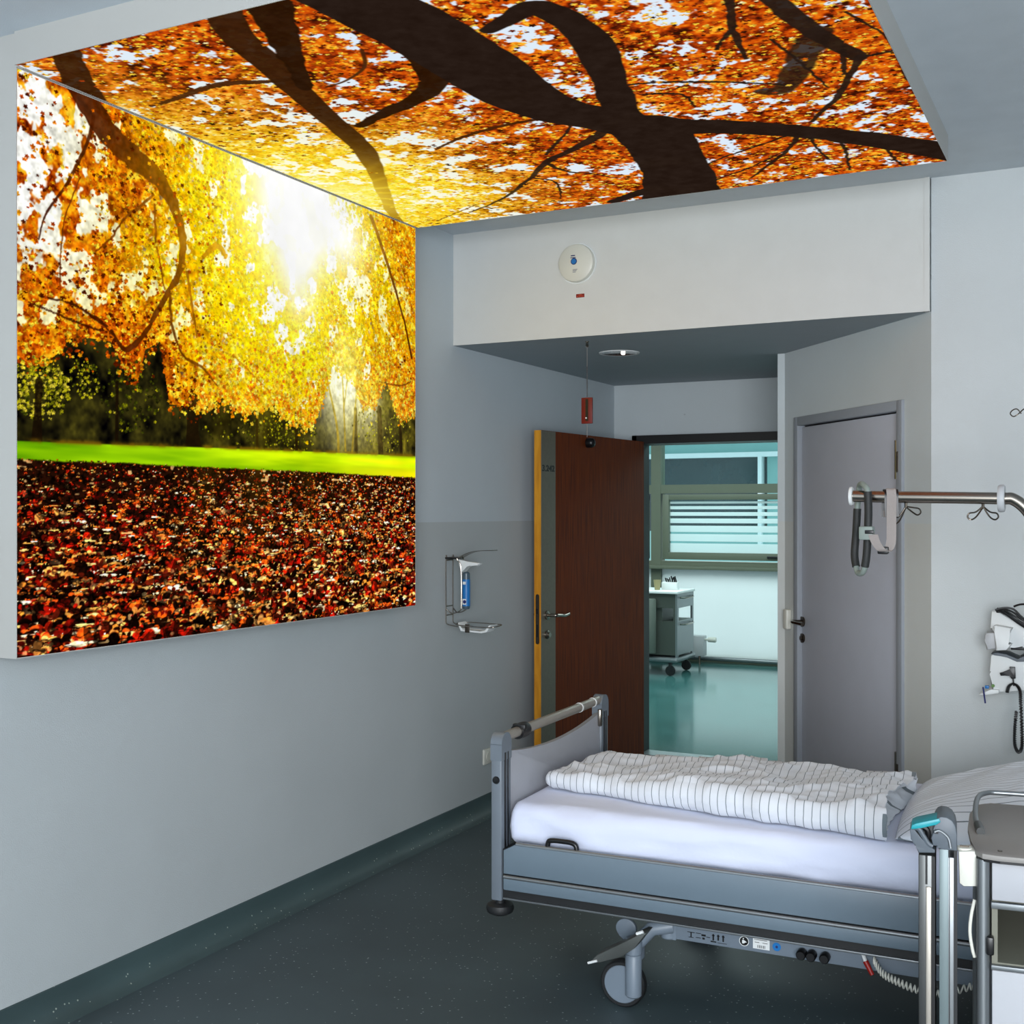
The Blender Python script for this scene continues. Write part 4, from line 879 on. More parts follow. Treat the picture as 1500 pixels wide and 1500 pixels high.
def sect_duv(i, n=210):
    s_ = i/(n-1); out = []
    K_ = max(0., (i-(n-17))/16); inn = float(sst(.15, 1, K_)); s_ = min(1., i/(n-17)); e0 = min(1, s_/.035); e1 = 1; e = min(math.sqrt(max(.0004, 1-(1-e0)**2)), math.sqrt(max(.0004, 1-(1-e1)**2)))
    yn = .262*(1-s_)+.048*s_+.010*math.sin(s_*9); yf = .835-.07*s_
    T = (.052+.045*float(sst(0, .55, s_)))+.006*math.sin(s_*13+1)
    zc = MT+.005+T/2
    for y, z, ny, nz_ in rr_loop(yn+.02*(1-e), yf-.03*(1-e), MT+.005+T*(1-e)/2, MT+.005+T-T*(1-e)/2, T*.46*e+.0006, 150) if K_ == 0 else rr_loop(yn+T*.36*inn, yf-T*.36*inn, MT+.005+T*.40*inn, MT+.005+T*(1-.36*inn), T*.46*(1-.8*inn), 150):
        yy = (y-yn)/(yf-yn)
        # length direction, skewed ends
        x = .055+.03*yy+s_*(1.19-.05*yy-.02*math.sin(yy*5))
        top = max(0., nz_)+max(0., -ny)
        # the pile is thinner away from the folded near edge
        if nz_ > .3: z -= (T*.30)*float(sst(.10, .9, yy))*e
        w1 = ridge(x*3.2+y*1.1, y*5.0-x*1.5, 1.)-.62; w2 = ridge(x*9+y*4, y*13-x*3, 5.)-.55; w3 = nz3(x*26, y*26, 2)
        d = (.024*w1+.011*w2+.003*w3)*e*(1 if nz_ > -.1 else .1)
        if ny < -.3: d = d*.5+.004*math.sin(x*31+2*math.sin(x*7))
        st = x+.10*yy*.25+.007*nz3(x*5, y*5, 9)+.003*nz3(x*16, y*16, 4)+.12*w1*.05
        if K_ > 0: x += .012*math.sin(PI*min(1, K_*2))*(K_ < .5)-.060*max(0, K_-.3)/.7*(1+.3*nz3(y*20, 1, z*30))+.006*nz3(y*30, z*50, 8)
        out.append(((x+.006*nz3(y*12, z*30, x*3)*(1 if e < .99 else 0), y+ny*d, max(z+nz_*d, MT+.001)), st))
    return out
dv = loops_mesh('duvet', M_duvet, sect_duv, 210)
tag(dv, 'folded white duvet with thin grey stripes lying flat on the bed', 'duvet')

def make_pillow():
    me = bpy.data.meshes.new('pillow'); n, m_ = 110, 90; V = []; S = []; F = []
    x0, x1, y0, y1 = 1.254, 2.04, .075, .93
    def pt(i, j, top):
        a = 2*i/(n-1)-1; b = 2*j/(m_-1)-1
        X = (x0+x1)/2+a*(x1-x0)/2*(1-.05*b*b); Yv = (y0+y1)/2+b*(y1-y0)/2*(1-.05*a*a)
        h = max(0, (1-abs(a)**4.0))**.5*max(0, (1-abs(b)**4.0))**.55
        if top:
            z = MT+.010+.155*h*(.48+.66*float(sst(-1.0, .4, a)))+.014*h*(ridge(X*3+Yv, Yv*5-X*2.5, 7)-.5)+.006*h*(ridge(X*8, Yv*10, 3)-.5)
        else: z = MT+.010-.007*h
        st = Yv*.98-.20*h*(1-.6*a)*.35+.012*nz3(X*4, Yv*4, 2)+.05*X
        return (X, Yv, z), st
    for t in (1, 0):
        for i in range(n):
            for j in range(m_):
                p, s_ = pt(i, j, t); V.append(p); S.append(s_)
    o2 = n*m_
    for t in (0, 1):
        for i in range(n-1):
            for j in range(m_-1):
                a = t*o2+i*m_+j; f = (a, a+m_, a+m_+1, a+1); F.append(f if t == 0 else f[::-1])
    me.from_pydata(V, [], F); bm = bmesh.new(); bm.from_mesh(me)
    bmesh.ops.remove_doubles(bm, verts=bm.verts, dist=.00005); bmesh.ops.recalc_face_normals(bm, faces=bm.faces); 
    me2 = me; a = me2.attributes.new('stripe', 'FLOAT', 'POINT'); a.data.foreach_set('value', S)
    bm2 = bmesh.new(); bm2.from_mesh(me2); bmesh.ops.remove_doubles(bm2, verts=bm2.verts, dist=.00005); bmesh.ops.recalc_face_normals(bm2, faces=bm2.faces); bm2.to_mesh(me2); bm2.free(); bm.free()
    me.polygons.foreach_set('use_smooth', [True]*len(me.polygons)); me.materials.append(M_pillow)
    o = bpy.data.objects.new('pillow', me); C.objects.link(o); o.location = BO; o.rotation_euler = (0, 0, BR); return o
tag(make_pillow(), 'plump striped pillow at the head of the bed behind the folded duvet', 'pillow')

# ------------------------------------------------------------ lifting pole over the bed
lp = thing('lifting_pole', 'brushed steel lifting pole reaching over the bed with hooks', 'bed pole', (.20, 4.02, 0))
def rel(P, o=(.20, 4.02, 0)): return [(p[0]-o[0], p[1]-o[1], p[2]-o[2]) for p in P]
path = [(-0.781,4.000,1.652),(-0.670,4.000,1.649),(-0.461,4.000,1.645),(-0.325,4.000,1.642)]+[(-.295, 4.0, 1.640), (-.262, 4.0, 1.615), (-.235, 4.002, 1.575), (-.19, 4.004, 1.49), (-.02, 4.01, 1.20), (.22, 4.02, .96), (.262, 4.02, .88), (.266, 4.02, .35)]
MB().tube(rel(path), .0190, 20, sub=6).build('pole', M_chrome, lp)
e0 = rel([(-0.783,4.000,1.652)])[0]
MB().lathe([(.001, -.006), (.030, -.006), (.031, 0), (.028, .004), (.001, .005)], e0, 'x', 28).build('end_cap', M_white, lp)
r0 = rel([(-0.327,4.000,1.642)])[0]
q = MB().lathe([(.0192, -.010), (.040, -.010), (.043, -.005), (.043, .005), (.040, .010), (.0192, .010)], r0, 'x', 28); q.build('stop_ring', M_lgrey, lp)
for (hx1, hy1, tilt) in ((1327, 738, .12), (1440, 738, 0)):
    c0 = rel([pl_ for pl_ in ([(-0.613,4.000,1.626)] if hx1 == 1327 else [(-0.381,4.000,1.626)])])[0]
    q = MB().tube([(c0[0], 0-.02, c0[2]+.012), (c0[0], -.02, c0[2]-.012)], .0045, 8)
    for s_ in (-1, 1):
        lift = tilt*s_*.12
        pts = [(c0[0], -.02, c0[2]-.008), (c0[0]+s_*.020, -.02+s_*.01, c0[2]-.026+lift), (c0[0]+s_*.038, -.02+s_*.02, c0[2]-.030+lift), (c0[0]+s_*.043, -.02+s_*.02, c0[2]-.042+lift), (c0[0]+s_*.033, -.02+s_*.02, c0[2]-.050+lift), (c0[0]+s_*.018, -.02+s_*.01, c0[2]-.040+lift), (c0[0]+.001, -.02, c0[2]-.010)]
        q.tube(pts, .0026, 7, sub=4)
    q.build('butterfly_hook', M_dsteel, lp)
# grab handle hanging over the pole
gh = thing('grab_handle', 'black padded grab handle with grey strap hanging from the lifting pole', 'handle', [(-0.752,4.000,1.399)][0])
og = tuple(gh.location)
Fp = [(-0.724,3.955,1.666),(-0.722,3.955,1.600),(-0.725,3.957,1.512),(-0.729,3.960,1.457),(-0.735,3.965,1.423)]
Bp = [(-0.775,4.030,1.420),(-0.782,4.040,1.460),(-0.778,4.045,1.532),(-0.774,4.045,1.611),(-0.768,4.040,1.663)]
tp = [(-0.739,3.975,1.686),(-0.752,4.000,1.692),(-0.764,4.030,1.686)]; bt = [(-0.747,3.985,1.402),(-0.766,4.015,1.400)]
MB().closed_tube(rel(Fp+bt+Bp+tp[::-1], og), .0095, 12, 5).build('handle_core', M_sage, gh)
MB().tube(rel(Fp[:3], og), .0128, 14, sub=5).build('foam_grip', M_foam, gh)
MB().tube(rel(Fp[2:5], og)[0:3], .0128, 14, sub=5).build('foam_grip', M_foam, gh)
MB().tube(rel(Bp[:4], og), .0128, 14, sub=5).build('foam_grip', M_foam, gh)
bl_ = rel([(-0.726,3.950,1.532)], og)[0]
MB().box(bl_[0]-.022, bl_[0]+.022, bl_[1]-.022, bl_[1]+.022, bl_[2]-.022, bl_[2]+.022, .005).build('strap_block', M_sage, gh)
MB().box(bl_[0]-.002, bl_[0]+.026, bl_[1]-.026, bl_[1]-.02, bl_[2]-.002, bl_[2]+.010, .002).build('slot', M_black, gh)
sA = [(-0.645,3.975,1.661),(-0.657,4.000,1.671),(-0.671,4.030,1.662),(-0.671,4.030,1.611)]
sB = rel([(-0.703,3.930,1.528),(-0.694,3.930,1.502),(-0.677,3.940,1.478),(-0.663,3.960,1.477),(-0.654,3.968,1.501),(-0.653,3.972,1.545),(-0.653,3.972,1.600),(-0.652,3.971,1.644),(-0.655,3.976,1.672)], og)+rel([(-0.661,4.000,1.673),(-0.673,4.030,1.662),(-0.675,4.030,1.622),(-0.671,4.020,1.584)], og)
MB().ribbon(sB, (.0145, .003, 0), .003, 5).build('strap', M_strap, gh)
MB().box(sB[3][0]-.03, sB[3][0]+.004, sB[3][1]-.014, sB[3][1]+.010, sB[3][2]-.012, sB[3][2]+.012, .004).build('buckle', M_black, gh)
pdm = rel([(-0.676,3.995,1.618)], og)[0]
MB().ribbon(rel([(-0.652,3.980,1.585),(-0.654,3.978,1.626),(-0.654,3.980,1.662),(-0.661,4.000,1.673),(-0.670,4.026,1.658),(-0.672,4.024,1.584)], og), (.021, .003, 0), .003, 5).build('strap_pad', M_black, gh)
# drip stand at the head of the bed, only its hook reaches into view
ds_ = thing('drip_stand', 'thin steel drip stand hook above the bed head', 'drip stand', (-.272, 4.66, 0))
od = tuple(ds_.location)
hk = rel([(-0.311,4.600,1.949),(-0.325,4.600,1.966),(-0.340,4.600,1.962),(-0.347,4.600,1.950),(-0.336,4.600,1.940),(-0.320,4.600,1.949),(-0.303,4.620,1.967),(-0.281,4.660,1.972)], od)
MB().tube(hk, .0022, 7, sub=5).build('hook', M_dsteel, ds_)
MB().tube([(0, .0, .05), (0, 0, 1.995)], .0095, 12).build('pole', M_chrome, ds_)
for i in range(5):
    a = 2*PI*i/5+.3; MB().tube([(0, 0, .06), (.13*math.cos(a), .13*math.sin(a), .045), (.22*math.cos(a), .22*math.sin(a), .035), (.22*math.cos(a), .22*math.sin(a), .001)], .011, 8).build('foot', M_alu, ds_)

# ------------------------------------------------------------ bedside cabinet with folded tray
CO = (-.267, 2.81, 0); CR = math.radians(6.95)
bc = thing('bedside_cabinet', 'grey bedside cabinet with white drawer and folded-down tray, right of the bed', 'cabinet', CO, CR)
TZ = .85
out = [(.03, -.012), (.50, -.012), (.53, .01), (.55, .22), (.535, .46), (.50, .495), (.03, .495), (-.002, .465), (-.022, .36), (-.0285, .22), (-.024, .10), (-.015, .02), (-.002, -.004)]
top = MB().prism(out, TZ-.012, TZ, 'xy', .002).build('cabinet_top', M_tray, bc)
MB().prism([(a*.985+.004, b*.985+.003) for a, b in out], TZ-.018, TZ-.0122, 'xy').build('under_edge', M_black, top, smooth=False)
MB().lathe([(.001, 0), (.005, 0), (.005, .0015), (.001, .0015)], (.035, .03, TZ), 'z', 12).build('screw', M_dsteel, top)
rl = MB().tube([(-.004, .20, TZ+.006), (-.010, .25, TZ+.014), (-.009, .33, TZ+.024), (.0, .42, TZ+.030), (.02, .462, TZ+.032), (.06, .475, TZ+.032), (.25, .478, TZ+.032), (.50, .475, TZ+.032)], .0065, 10, sub=4)
rl.build('gallery_rail', M_alu, bc)
MB().tube([(-.001, .165, TZ+.006), (-.006, .215, TZ+.010)], .010, 10).build('rail_foot', M_aludark, bc)
for x, y in ((.0, .016), (.0, .45), (.515, .016), (.515, .45)):
    MB().tube([(x, y, .10), (x, y, TZ-.016)], .0135, 16).build('corner_post', M_alu, bc)
    wv = MB().lathe([(.001, -.012), (.026, -.012), (.030, -.008), (.030, .008), (.026, .012), (.001, .012)], (x, y, .0302), 'x', 24)
    wv.box(x-.016, x+.016, y-.016, y+.016, .055, .105, .004); wv.build('castor', M_dark, bc)
q = MB().box(.018, .50, .012, .44, .745, TZ-.02, .003); q.build('drawer', M_cab, bc)
q = MB().box(.018, .030, .02, .44, .60, .744).box(.488, .50, .02, .44, .60, .744).box(.030, .488, .425, .44, .60, .744).box(.03, .488, .02, .44, .600, .607)
q.build('open_shelf', mat('olive grey lining', (112, 112, 100), .55, var=.02), bc, smooth=False)
MB().box(.016, .502, .006, .02, .728, .742, .002).box(.016, .502, .006, .02, .594, .604, .002).build('shelf_rim', M_alu, bc)
cd = MB().box(.018, .50, .010, .44, .12, .592, .003).build('cabinet_door', M_cab, bc)
MB().box(.006, .022, -.006, .018, .628, .668, .004).build('latch', M_black, bc)
hd = [(-0.017,0.030,0.737),(-0.024,0.030,0.703),(-0.027,0.030,0.664),(-0.022,0.030,0.627),(-0.017,0.030,0.609)]
MB().tube(hd, .0038, 8, sub=4).build('side_handle', M_cream, bc)
bh = MB().prism([(p[0], p[2]) for p in [(-0.051,0.060,0.841),(-0.013,0.060,0.845),(-0.013,0.060,0.766),(-0.040,0.060,0.763),(-0.049,0.060,0.770)]], .03, .09, 'xz', .004).build('bottle_holder', M_cream, bc)
bp_ = [(-0.038,0.060,0.847)][0]
MB().lathe([(.011, .0), (.0165, 0), (.0165, .007), (.011, .007)], (bp_[0], .055, bp_[2]-.008), 'z', 24).build('holder_ring', M_cream, bh)
MB().box(bp_[0]-.010, bp_[0]+.010, .053, .057, bp_[2]-.004, bp_[2]+.002).build('holder_clip', M_dsteel, bh)
# the tray hangs folded at the left side, seen on edge: two upright profiles
tz0 = .26
A = [(-0.135,0.000,0.875),(-0.100,0.000,0.878),(-0.091,0.000,0.868),(-0.054,0.000,0.872)]
a0, a1, b0, b1 = [p[0] for p in A]
ta = MB().box(a0, a1, 0, .36, tz0, .834, .003).build('tray_panel', M_aludark, bc)
w_ = (a1-a0)
MB().box(a0+w_*.45, a0+w_*.78, -.006, .0, tz0+.01, .765, .002).build('profile_strip', M_rail, ta)
MB().box(a0+w_*.80, a0+w_*1.0, -.003, .001, tz0+.01, .833).box(a0+w_*.42, a0+w_*.55, -.003, .001, .77, .833).build('profile_groove', M_black, ta, smooth=False)
tb = MB().box(b0, b1, 0, .36, tz0, .834, .003).build('tray_panel', M_alu, bc)
w_ = (b1-b0)
MB().box(b0, b0+w_*.52, -.004, .001, tz0+.01, .860, .001).build('profile_face', mat('grey green profile', (104, 118, 120), .4, metal=.3, var=.02), tb)
MB().box(b0+w_*.55, b0+w_*.60, -.002, .001, tz0+.01, .860).box(b0+w_*.82, b1+.0005, -.003, .05, tz0+.01, .860).build('profile_groove', M_dark, tb, smooth=False)
pa = [(-0.091,0.000,0.852),(-0.091,0.000,0.862),(-0.094,0.000,0.859),(-0.104,0.000,0.859),(-0.108,0.000,0.876),(-0.104,0.000,0.888),(-0.100,0.000,0.895),(-0.101,0.000,0.911),(-0.095,0.000,0.921),(-0.087,0.000,0.925),(-0.075,0.000,0.924),(-0.064,0.000,0.918),(-0.057,0.000,0.906),(-0.054,0.000,0.890),(-0.054,0.000,0.852)]
hg = MB().prism([(p[0], p[2]) for p in pa], -.010, .10, 'xz', .003).build('tray_hinge', M_dgrey, bc)
pb = [(-0.101,-0.014,0.891),(-0.091,-0.014,0.895),(-0.079,-0.014,0.888),(-0.071,-0.014,0.878),(-0.067,-0.014,0.858)]
MB().tube(pb, .0028, 6, sub=4).build('hinge_cover_edge', M_alu, hg)
pc = [(-0.097,-0.012,0.890)][0]
MB().box(pc[0]-.004, pc[0]+.004, -.013, -.008, pc[2]-.003, pc[2]+.006).build('hinge_screw', M_black, hg)
pl2 = [(-0.138,0.000,0.852),(-0.143,0.000,0.857),(-0.151,0.000,0.869),(-0.153,0.000,0.890),(-0.147,0.000,0.900),(-0.141,0.000,0.885),(-0.130,0.000,0.872),(-0.118,0.000,0.864),(-0.111,0.000,0.854),(-0.100,0.000,0.851),(-0.100,0.000,0.843),(-0.135,0.000,0.840)]
lk = MB().prism([(p[0], p[2]) for p in pl2], -.008, .06, 'xz', .0015).build('tray_latch', M_dgrey, bc)
arm = [(-0.148,-0.004,0.894),(-0.135,-0.004,0.893),(-0.125,-0.004,0.878),(-0.114,-0.004,0.861),(-0.105,-0.004,0.856)]
MB().tube(arm, .0058, 8, sub=4).build('latch_arm', M_dgrey, lk)
arm2 = [(-0.126,0.010,0.893),(-0.117,0.010,0.888),(-0.115,0.010,0.873),(-0.123,0.010,0.853)]
MB().tube(arm2, .0065, 8, sub=4).build('latch_arm', M_black, lk)
pt_ = [(-0.151,0.000,0.892),(-0.149,0.000,0.901),(-0.140,0.000,0.906),(-0.091,0.000,0.921),(-0.088,0.000,0.913),(-0.097,0.000,0.906),(-0.128,0.000,0.897),(-0.146,0.000,0.892)]
th_ = MB().prism([(p[0], p[2]) for p in pt_], -.012, .055, 'xz', .0025).build('release_grip', M_teal, bc); th_['label'] = 'turquoise release grip'

# ------------------------------------------------------------ wall dispenser
dsn = thing('soap_dispenser', 'wire wall dispenser with elbow lever, blue bottle and drip tray', 'dispenser', (-3.0, 5.2, 1.04))
od = (-3.0, 5.2, 1.04)
def R5(P): return rel(P, od)
wr = MB()
for dy in (-.035, .035):
    wr.tube([(.004, dy, .01), (.004, dy, .322), (.012, dy, .330), (.058, dy, .332), (.068, dy*.9, .32), (.085, dy*.8, .28), (.087, dy*.8, .10), (.08, dy*.8, .07), (.035, dy*.8, .055), (.006, dy, .075)], .0028, 7, sub=4)
    wr.tube([(.004, dy, .012), (.012, dy, .0), (.06, dy, -.008), (.12, dy, -.012)], .0028, 7, sub=4)
wr.tube([(.005, -.035, .045), (.005, .035, .045)], .0028, 7).tube([(.005, -.035, .32), (.005, .035, .32)], .003, 7).tube([(.004, -.035, .09), (.004, .035, .09)], .0028, 7)
rg = [(.07, -.045, -.012), (.24, -.045, -.018), (.28, -.035, -.014), (.28, .035, -.010), (.24, .045, -.008), (.07, .045, -.006)]
wr.closed_tube([(a, b, c+.012) for a, b, c in rg], .0028, 7, 5)
wr.build('wire_frame', M_chrome, dsn)
MB().box(.0, .066, -.04, .04, .326, .334, .002).build('top_bracket', M_black, dsn)
MB().ribbon([(.062, 0, .328), (.11, 0, .352), (.17, 0, .367), (.26, 0, .371)], (0, .030, 0), .003, 5).build('elbow_lever', M_chrome, dsn)
MB().prism([(.060, .325), (.075, .322), (.12, .314), (.175, .309), (.182, .307), (.180, .299), (.172, .301), (.168, .292), (.160, .299), (.13, .298), (.112, .292), (.092, .262), (.078, .262), (.072, .29)], -.020, .020, 'xz', .004).build('pump_head', M_white, dsn)
bt_ = MB().lathe([(.001, .075), (.016, .077), (.019, .085), (.019, .235), (.018, .255), (.010, .262), (.001, .262)], (.100, 0, 0), 'z', 24).build('bottle', mat('smoky bottle', (70, 88, 100), .3, var=.05), dsn)
MB().lathe([(.0195, .092), (.0198, .092), (.0198, .225), (.0195, .225)], (.100, 0, 0), 'z', 24).build('bottle_label', M_blue, bt_)['label'] = 'blue bottle label'
q = MB().box(.090, .110, -.0215, -.0192, .100, .128); q.build('label_print', M_white, bt_, smooth=False)
MB().box(.092, .108, -.0215, -.0192, .20, .214).build('label_print', M_white, bt_, smooth=False)
MB().lathe([(.006, -.0225), (.009, -.0225), (.009, -.0213), (.006, -.0213)], (.102, 0, .114), 'y', 16).build('label_ring', M_navy, bt_)
MB().prism([(.075, .012), (.075, .0), (.090, -.030), (.205, -.036), (.235, -.030), (.255, .0), (.255, .006), (.245, .002), (.225, -.024), (.20, -.029), (.10, -.024), (.085, .002)], -.04, .04, 'xz', .002).build('drip_tray', M_white, dsn)
MB().box(.118, .142, -.047, -.041, -.036, .006, .002).build('tray_clip', M_dsteel, dsn)
# socket on the left wall behind the bed post
sk = MB().box(-2.9995, -2.986, 5.55, 5.64, .262, .345, .006).build('wall_socket', M_cream)
tag(sk, 'cream wall socket on the left wall behind the bed foot', 'socket')
MB().lathe([(.018, 0), (.024, .0), (.024, .004), (.018, .004)], (-2.987, 5.595, .3035), 'x', 24).build('socket_ring', M_cream, sk); 
# ------------------------------------------------------------ bulkhead items
sd = thing('smoke_detector', 'round cream smoke detector disc with blue logo on the bulkhead', 'smoke detector', (-2.315, YB, 2.79))
MB().lathe([(.001, -.030), (.080, -.030), (.089, -.024), (.091, -.012), (.091, 0), (.001, 0)], (0, 0, 0), 'y', 48).build('housing', M_cream, sd)
MB().lathe([(.091, 0), (.098, -.003), (.099, -.0005)], (0, 0, 0), 'y', 48).build('base_ring', M_white, sd)
MB().lathe([(.001, -.0315), (.016, -.0315), (.016, -.030), (.001, -.030)], (-.006, 0, .006), 'y', 24).lathe([(.001, -.032), (.0001, -.031)], (0, 0, 0), 'y', 6).build('blue_logo', M_navy, sd)
MB().lathe([(.010, -.0317), (.0125, -.0317), (.0125, -.0315), (.010, -.0315)], (-.006, 0, .006), 'y', 24).box(-.011, -.004, -.0318, -.0315, .0, .012).build('logo_detail', M_blue, sd, smooth=False)
MB().box(-.022, 0, -.0308, -.0299, .031, .036).build('small_print', M_navy, sd, smooth=False)
MB().box(-.024, .004, -.0308, -.0299, .022, .0255).build('small_print', M_navy, sd, smooth=False)
q = MB()
for i in range(3): q.box(-.012, .012-.004*i, -.0308, -.0299, -.034-.006*i, -.032-.006*i)
q.build('small_print', M_navy, sd, smooth=False)
rs = MB().box(-2.324, -2.276, YB-.002, YB, 2.624, 2.646).build('warning_sticker', M_white, smooth=False); tag(rs, 'small dark red sticker below the smoke detector', 'sticker')
MB().box(-2.322, -2.278, YB-.0026, YB-.002, 2.626, 2.644).build('red_field', M_redsign, rs, smooth=False)
q = MB()
for i in range(4): q.box(-2.316+i*.009, -2.311+i*.009, YB-.003, YB-.0026, 2.631, 2.634)
q.box(-2.308, -2.292, YB-.003, YB-.0026, 2.638, 2.640); q.build('sticker_print', mat('orange print', (220, 90, 60), .5, var=.05), rs, smooth=False)
dn = thing('downlight', 'round recessed downlight with mirror reflector over the doorway', 'ceiling light', (-2.345, 5.855, 2.44))
MB().lathe([(.092, 0), (.108, -.002), (.106, -.007), (.094, -.006), (.092, 0)], (0, 0, 0), 'z', 48).build('trim_ring', M_white, dn)
MB().lathe([(.001, -.0005), (.03, -.0006), (.09, -.0055), (.0935, -.006), (.0935, -.0002), (.001, -.0002)], (0, 0, 0), 'z', 48).build('reflector', mat('mirror reflector', (215, 210, 200), .12, metal=1, var=.2, vscale=60), dn)
bu = bpy.data.materials.new('lit lamp'); bu.use_nodes = True; bu.node_tree.nodes['Principled BSDF'].inputs['Emission Color'].default_value = (1, .93, .85, 1); bu.node_tree.nodes['Principled BSDF'].inputs['Emission Strength'].default_value = 3
MB().lathe([(.001, -.011), (.008, -.010), (.011, -.006), (.011, -.001), (.001, -.001)], (.01, .03, 0), 'z', 16).build('lamp', bu, dn)
pc_ = thing('pull_cord', 'red tag hanging on a thin cord from the lowered ceiling by the open door', 'pull cord', (-2.336, 5.409, 2.44))
MB().lathe([(.001, 0), (.010, 0), (.010, -.004), (.006, -.008), (.007, -.018), (.010, -.022), (.006, -.028), (.001, -.029)], (0, 0, 0), 'z', 16).build('cord_eyelet', M_chrome, pc_)
MB().tube([(0, 0, -.028), (0, 0, -.472)], .0011, 6).build('cord', M_strap, pc_)
MB().tube([(0, 0, -.125), (0, 0, -.275)], .0028, 8).build('cord_sleeve', M_black, pc_)
tg = MB().box(-.029, .029, -.006, .006, -.405, -.277, .002).build('tag', M_tag, pc_)
MB().box(-.006, .008, -.0075, -.006, -.392, -.285).build('tag_print', M_black, tg, smooth=False)
MB().lathe([(.001, -.009), (.004, -.009), (.004, -.0075), (.001, -.0075)], (-.002, 0, -.378), 'y', 12).build('tag_button', M_white, tg)

# ------------------------------------------------------------ diagnostic handsets on the right wall
def WX(cx, cy): return (-.55+cx*.000383, 1.312-cy*.00047)
YW = 5.0
upper = thing('diagnostic_station', 'white wall-mounted diagnostic unit with black cable bundle, upper of two', 'medical device', (-.30, YR, 1.1)); ou = tuple(upper.location)
lower = thing('diagnostic_station', 'white wall-mounted diagnostic unit with hanging black coiled cable, lower of two', 'medical device', (-.30, YR, .9)); ol = tuple(lower.location)
def poly(pts, o): return [(WX(*p)[0]-o[0], WX(*p)[1]-o[2]) for p in pts]
MB().prism(poly([(232, 380), (245, 232), (300, 228), (545, 345), (700, 420), (700, 520), (545, 530), (460, 520), (300, 540), (285, 400)], ou), -.14, -.02, 'xz', .006).build('body', M_white, upper)
MB().prism(poly([(275, 350), (300, 340), (460, 360), (420, 400), (405, 500), (455, 490), (400, 545), (300, 552), (285, 400)], ou), -.19, -.14, 'xz', .005).build('handset_holder', M_white, upper)
MB().prism(poly([(182, 440), (200, 412), (290, 405), (295, 540), (205, 556), (188, 480)], ou), -.17, -.09, 'xz', .006).build('probe_cover_box', M_lgrey, upper)
cbn = MB()
for k in range(5):
    o_ = k*.006
    P = [WX(295, 210+8*k), WX(380, 190+16*k), WX(470, 200+30*k), WX(560, 270+18*k), WX(700, 330+10*k)]
    cbn.tube([(x-ou[0], -.20+.02*k+.01*math.sin(k+i), z-ou[2]) for i, (x, z) in enumerate(P)], .0042, 7, sub=4)
P = [WX(300, 205), WX(400, 250), WX(545, 335), WX(700, 400)]
cbn.tube([(x-ou[0], -.16, z-ou[2]) for x, z in P], .0065, 8, sub=4)
P = [WX(460, 185), WX(520, 165), WX(600, 165), WX(700, 200)]
cbn.tube([(x-ou[0], -.14, z-ou[2]) for x, z in P], .004, 8, sub=4)
cbn.build('cable_bundle', M_black, upper)
MB().box(.0, .2, -.10, 0, -.03, .05).build('wall_bracket', M_lgrey, upper)
MB().box(.0, .2, -.10, 0, .0, .08).build('wall_bracket', M_lgrey, lower)
MB().prism(poly([(430, 530), (545, 528), (700, 528), (700, 552), (430, 552)], ou), -.13, -.05, 'xz', .002).build('base_plate', M_black, upper)
MB().prism(poly([(225, 745), (240, 605), (270, 590), (400, 600), (490, 640), (545, 625), (700, 600), (700, 885), (545, 885), (400, 905), (320, 915), (250, 900), (243, 760)], ol), -.14, -.02, 'xz', .006).build('body', M_white, lower)
MB().prism(poly([(240, 592), (300, 578), (400, 590), (500, 630), (545, 600), (700, 590), (700, 620), (545, 645), (490, 648), (400, 612), (270, 602)], ol), -.145, -.01, 'xz', .002).build('top_shell', M_dgrey, lower)
MB().prism(poly([(125, 940), (245, 890), (320, 890), (320, 918), (180, 942)], ol), -.16, -.06, 'xz', .002).build('tray_lip', M_white, lower)
MB().prism(poly([(330, 745), (370, 740), (430, 715), (425, 690), (475, 690), (482, 785), (440, 788), (430, 760), (340, 768)], ol), -.165, -.14, 'xz', .002).tube([(WX(455, 780)[0]-ol[0], -.155, WX(455, 780)[1]-ol[2]), (WX(465, 850)[0]-ol[0], -.155, WX(465, 850)[1]-ol[2])], .003, 6).build('plug', M_black, lower)
lp2 = [(400, 905), (420, 850), (470, 830), (520, 880), (530, 1000), (540, 1200), (540, 1350), (510, 1405), (475, 1340), (475, 1200), (490, 1060)]
P = smooth([Vector((WX(a, b)[0]-ol[0], -.16, WX(a, b)[1]-ol[2])) for a, b in lp2], 40); sp = []
for i, p in enumerate(P):
    a = i*2*PI/5.0; sp.append((p.x+.0055*math.sin(a), p.y+.0055*math.cos(a), p.z))
MB().tube(sp, .0026, 5).tube(P, .004, 6).build('coiled_cable', M_black, lower)
gx_, gz_ = WX(262, 862); MB().lathe([(.003, -.146), (.0065, -.146), (.0065, -.139), (.003, -.139)], (gx_-ol[0], 0, gz_-ol[2]), 'y', 16).build('green_dial', mat('green ring', (90, 130, 60), .5, var=.02), lower)
a, b_ = WX(170, 880), WX(192, 1008)
pn = MB().tube([(a[0], YR-.165, a[1]+.004), (b_[0], YR-.165, b_[1])], .0032, 8).build('pen', M_navy); tag(pn, 'dark blue pen stuck through the lower diagnostic unit tray lip', 'pen')
a, b_ = WX(185, 885), WX(215, 862)
MB().box(a[0], b_[0]+.004, -.0+YR-.16, YR-.145, a[1], a[1]+.012, .002).build('pen_clip', M_blue, pn)

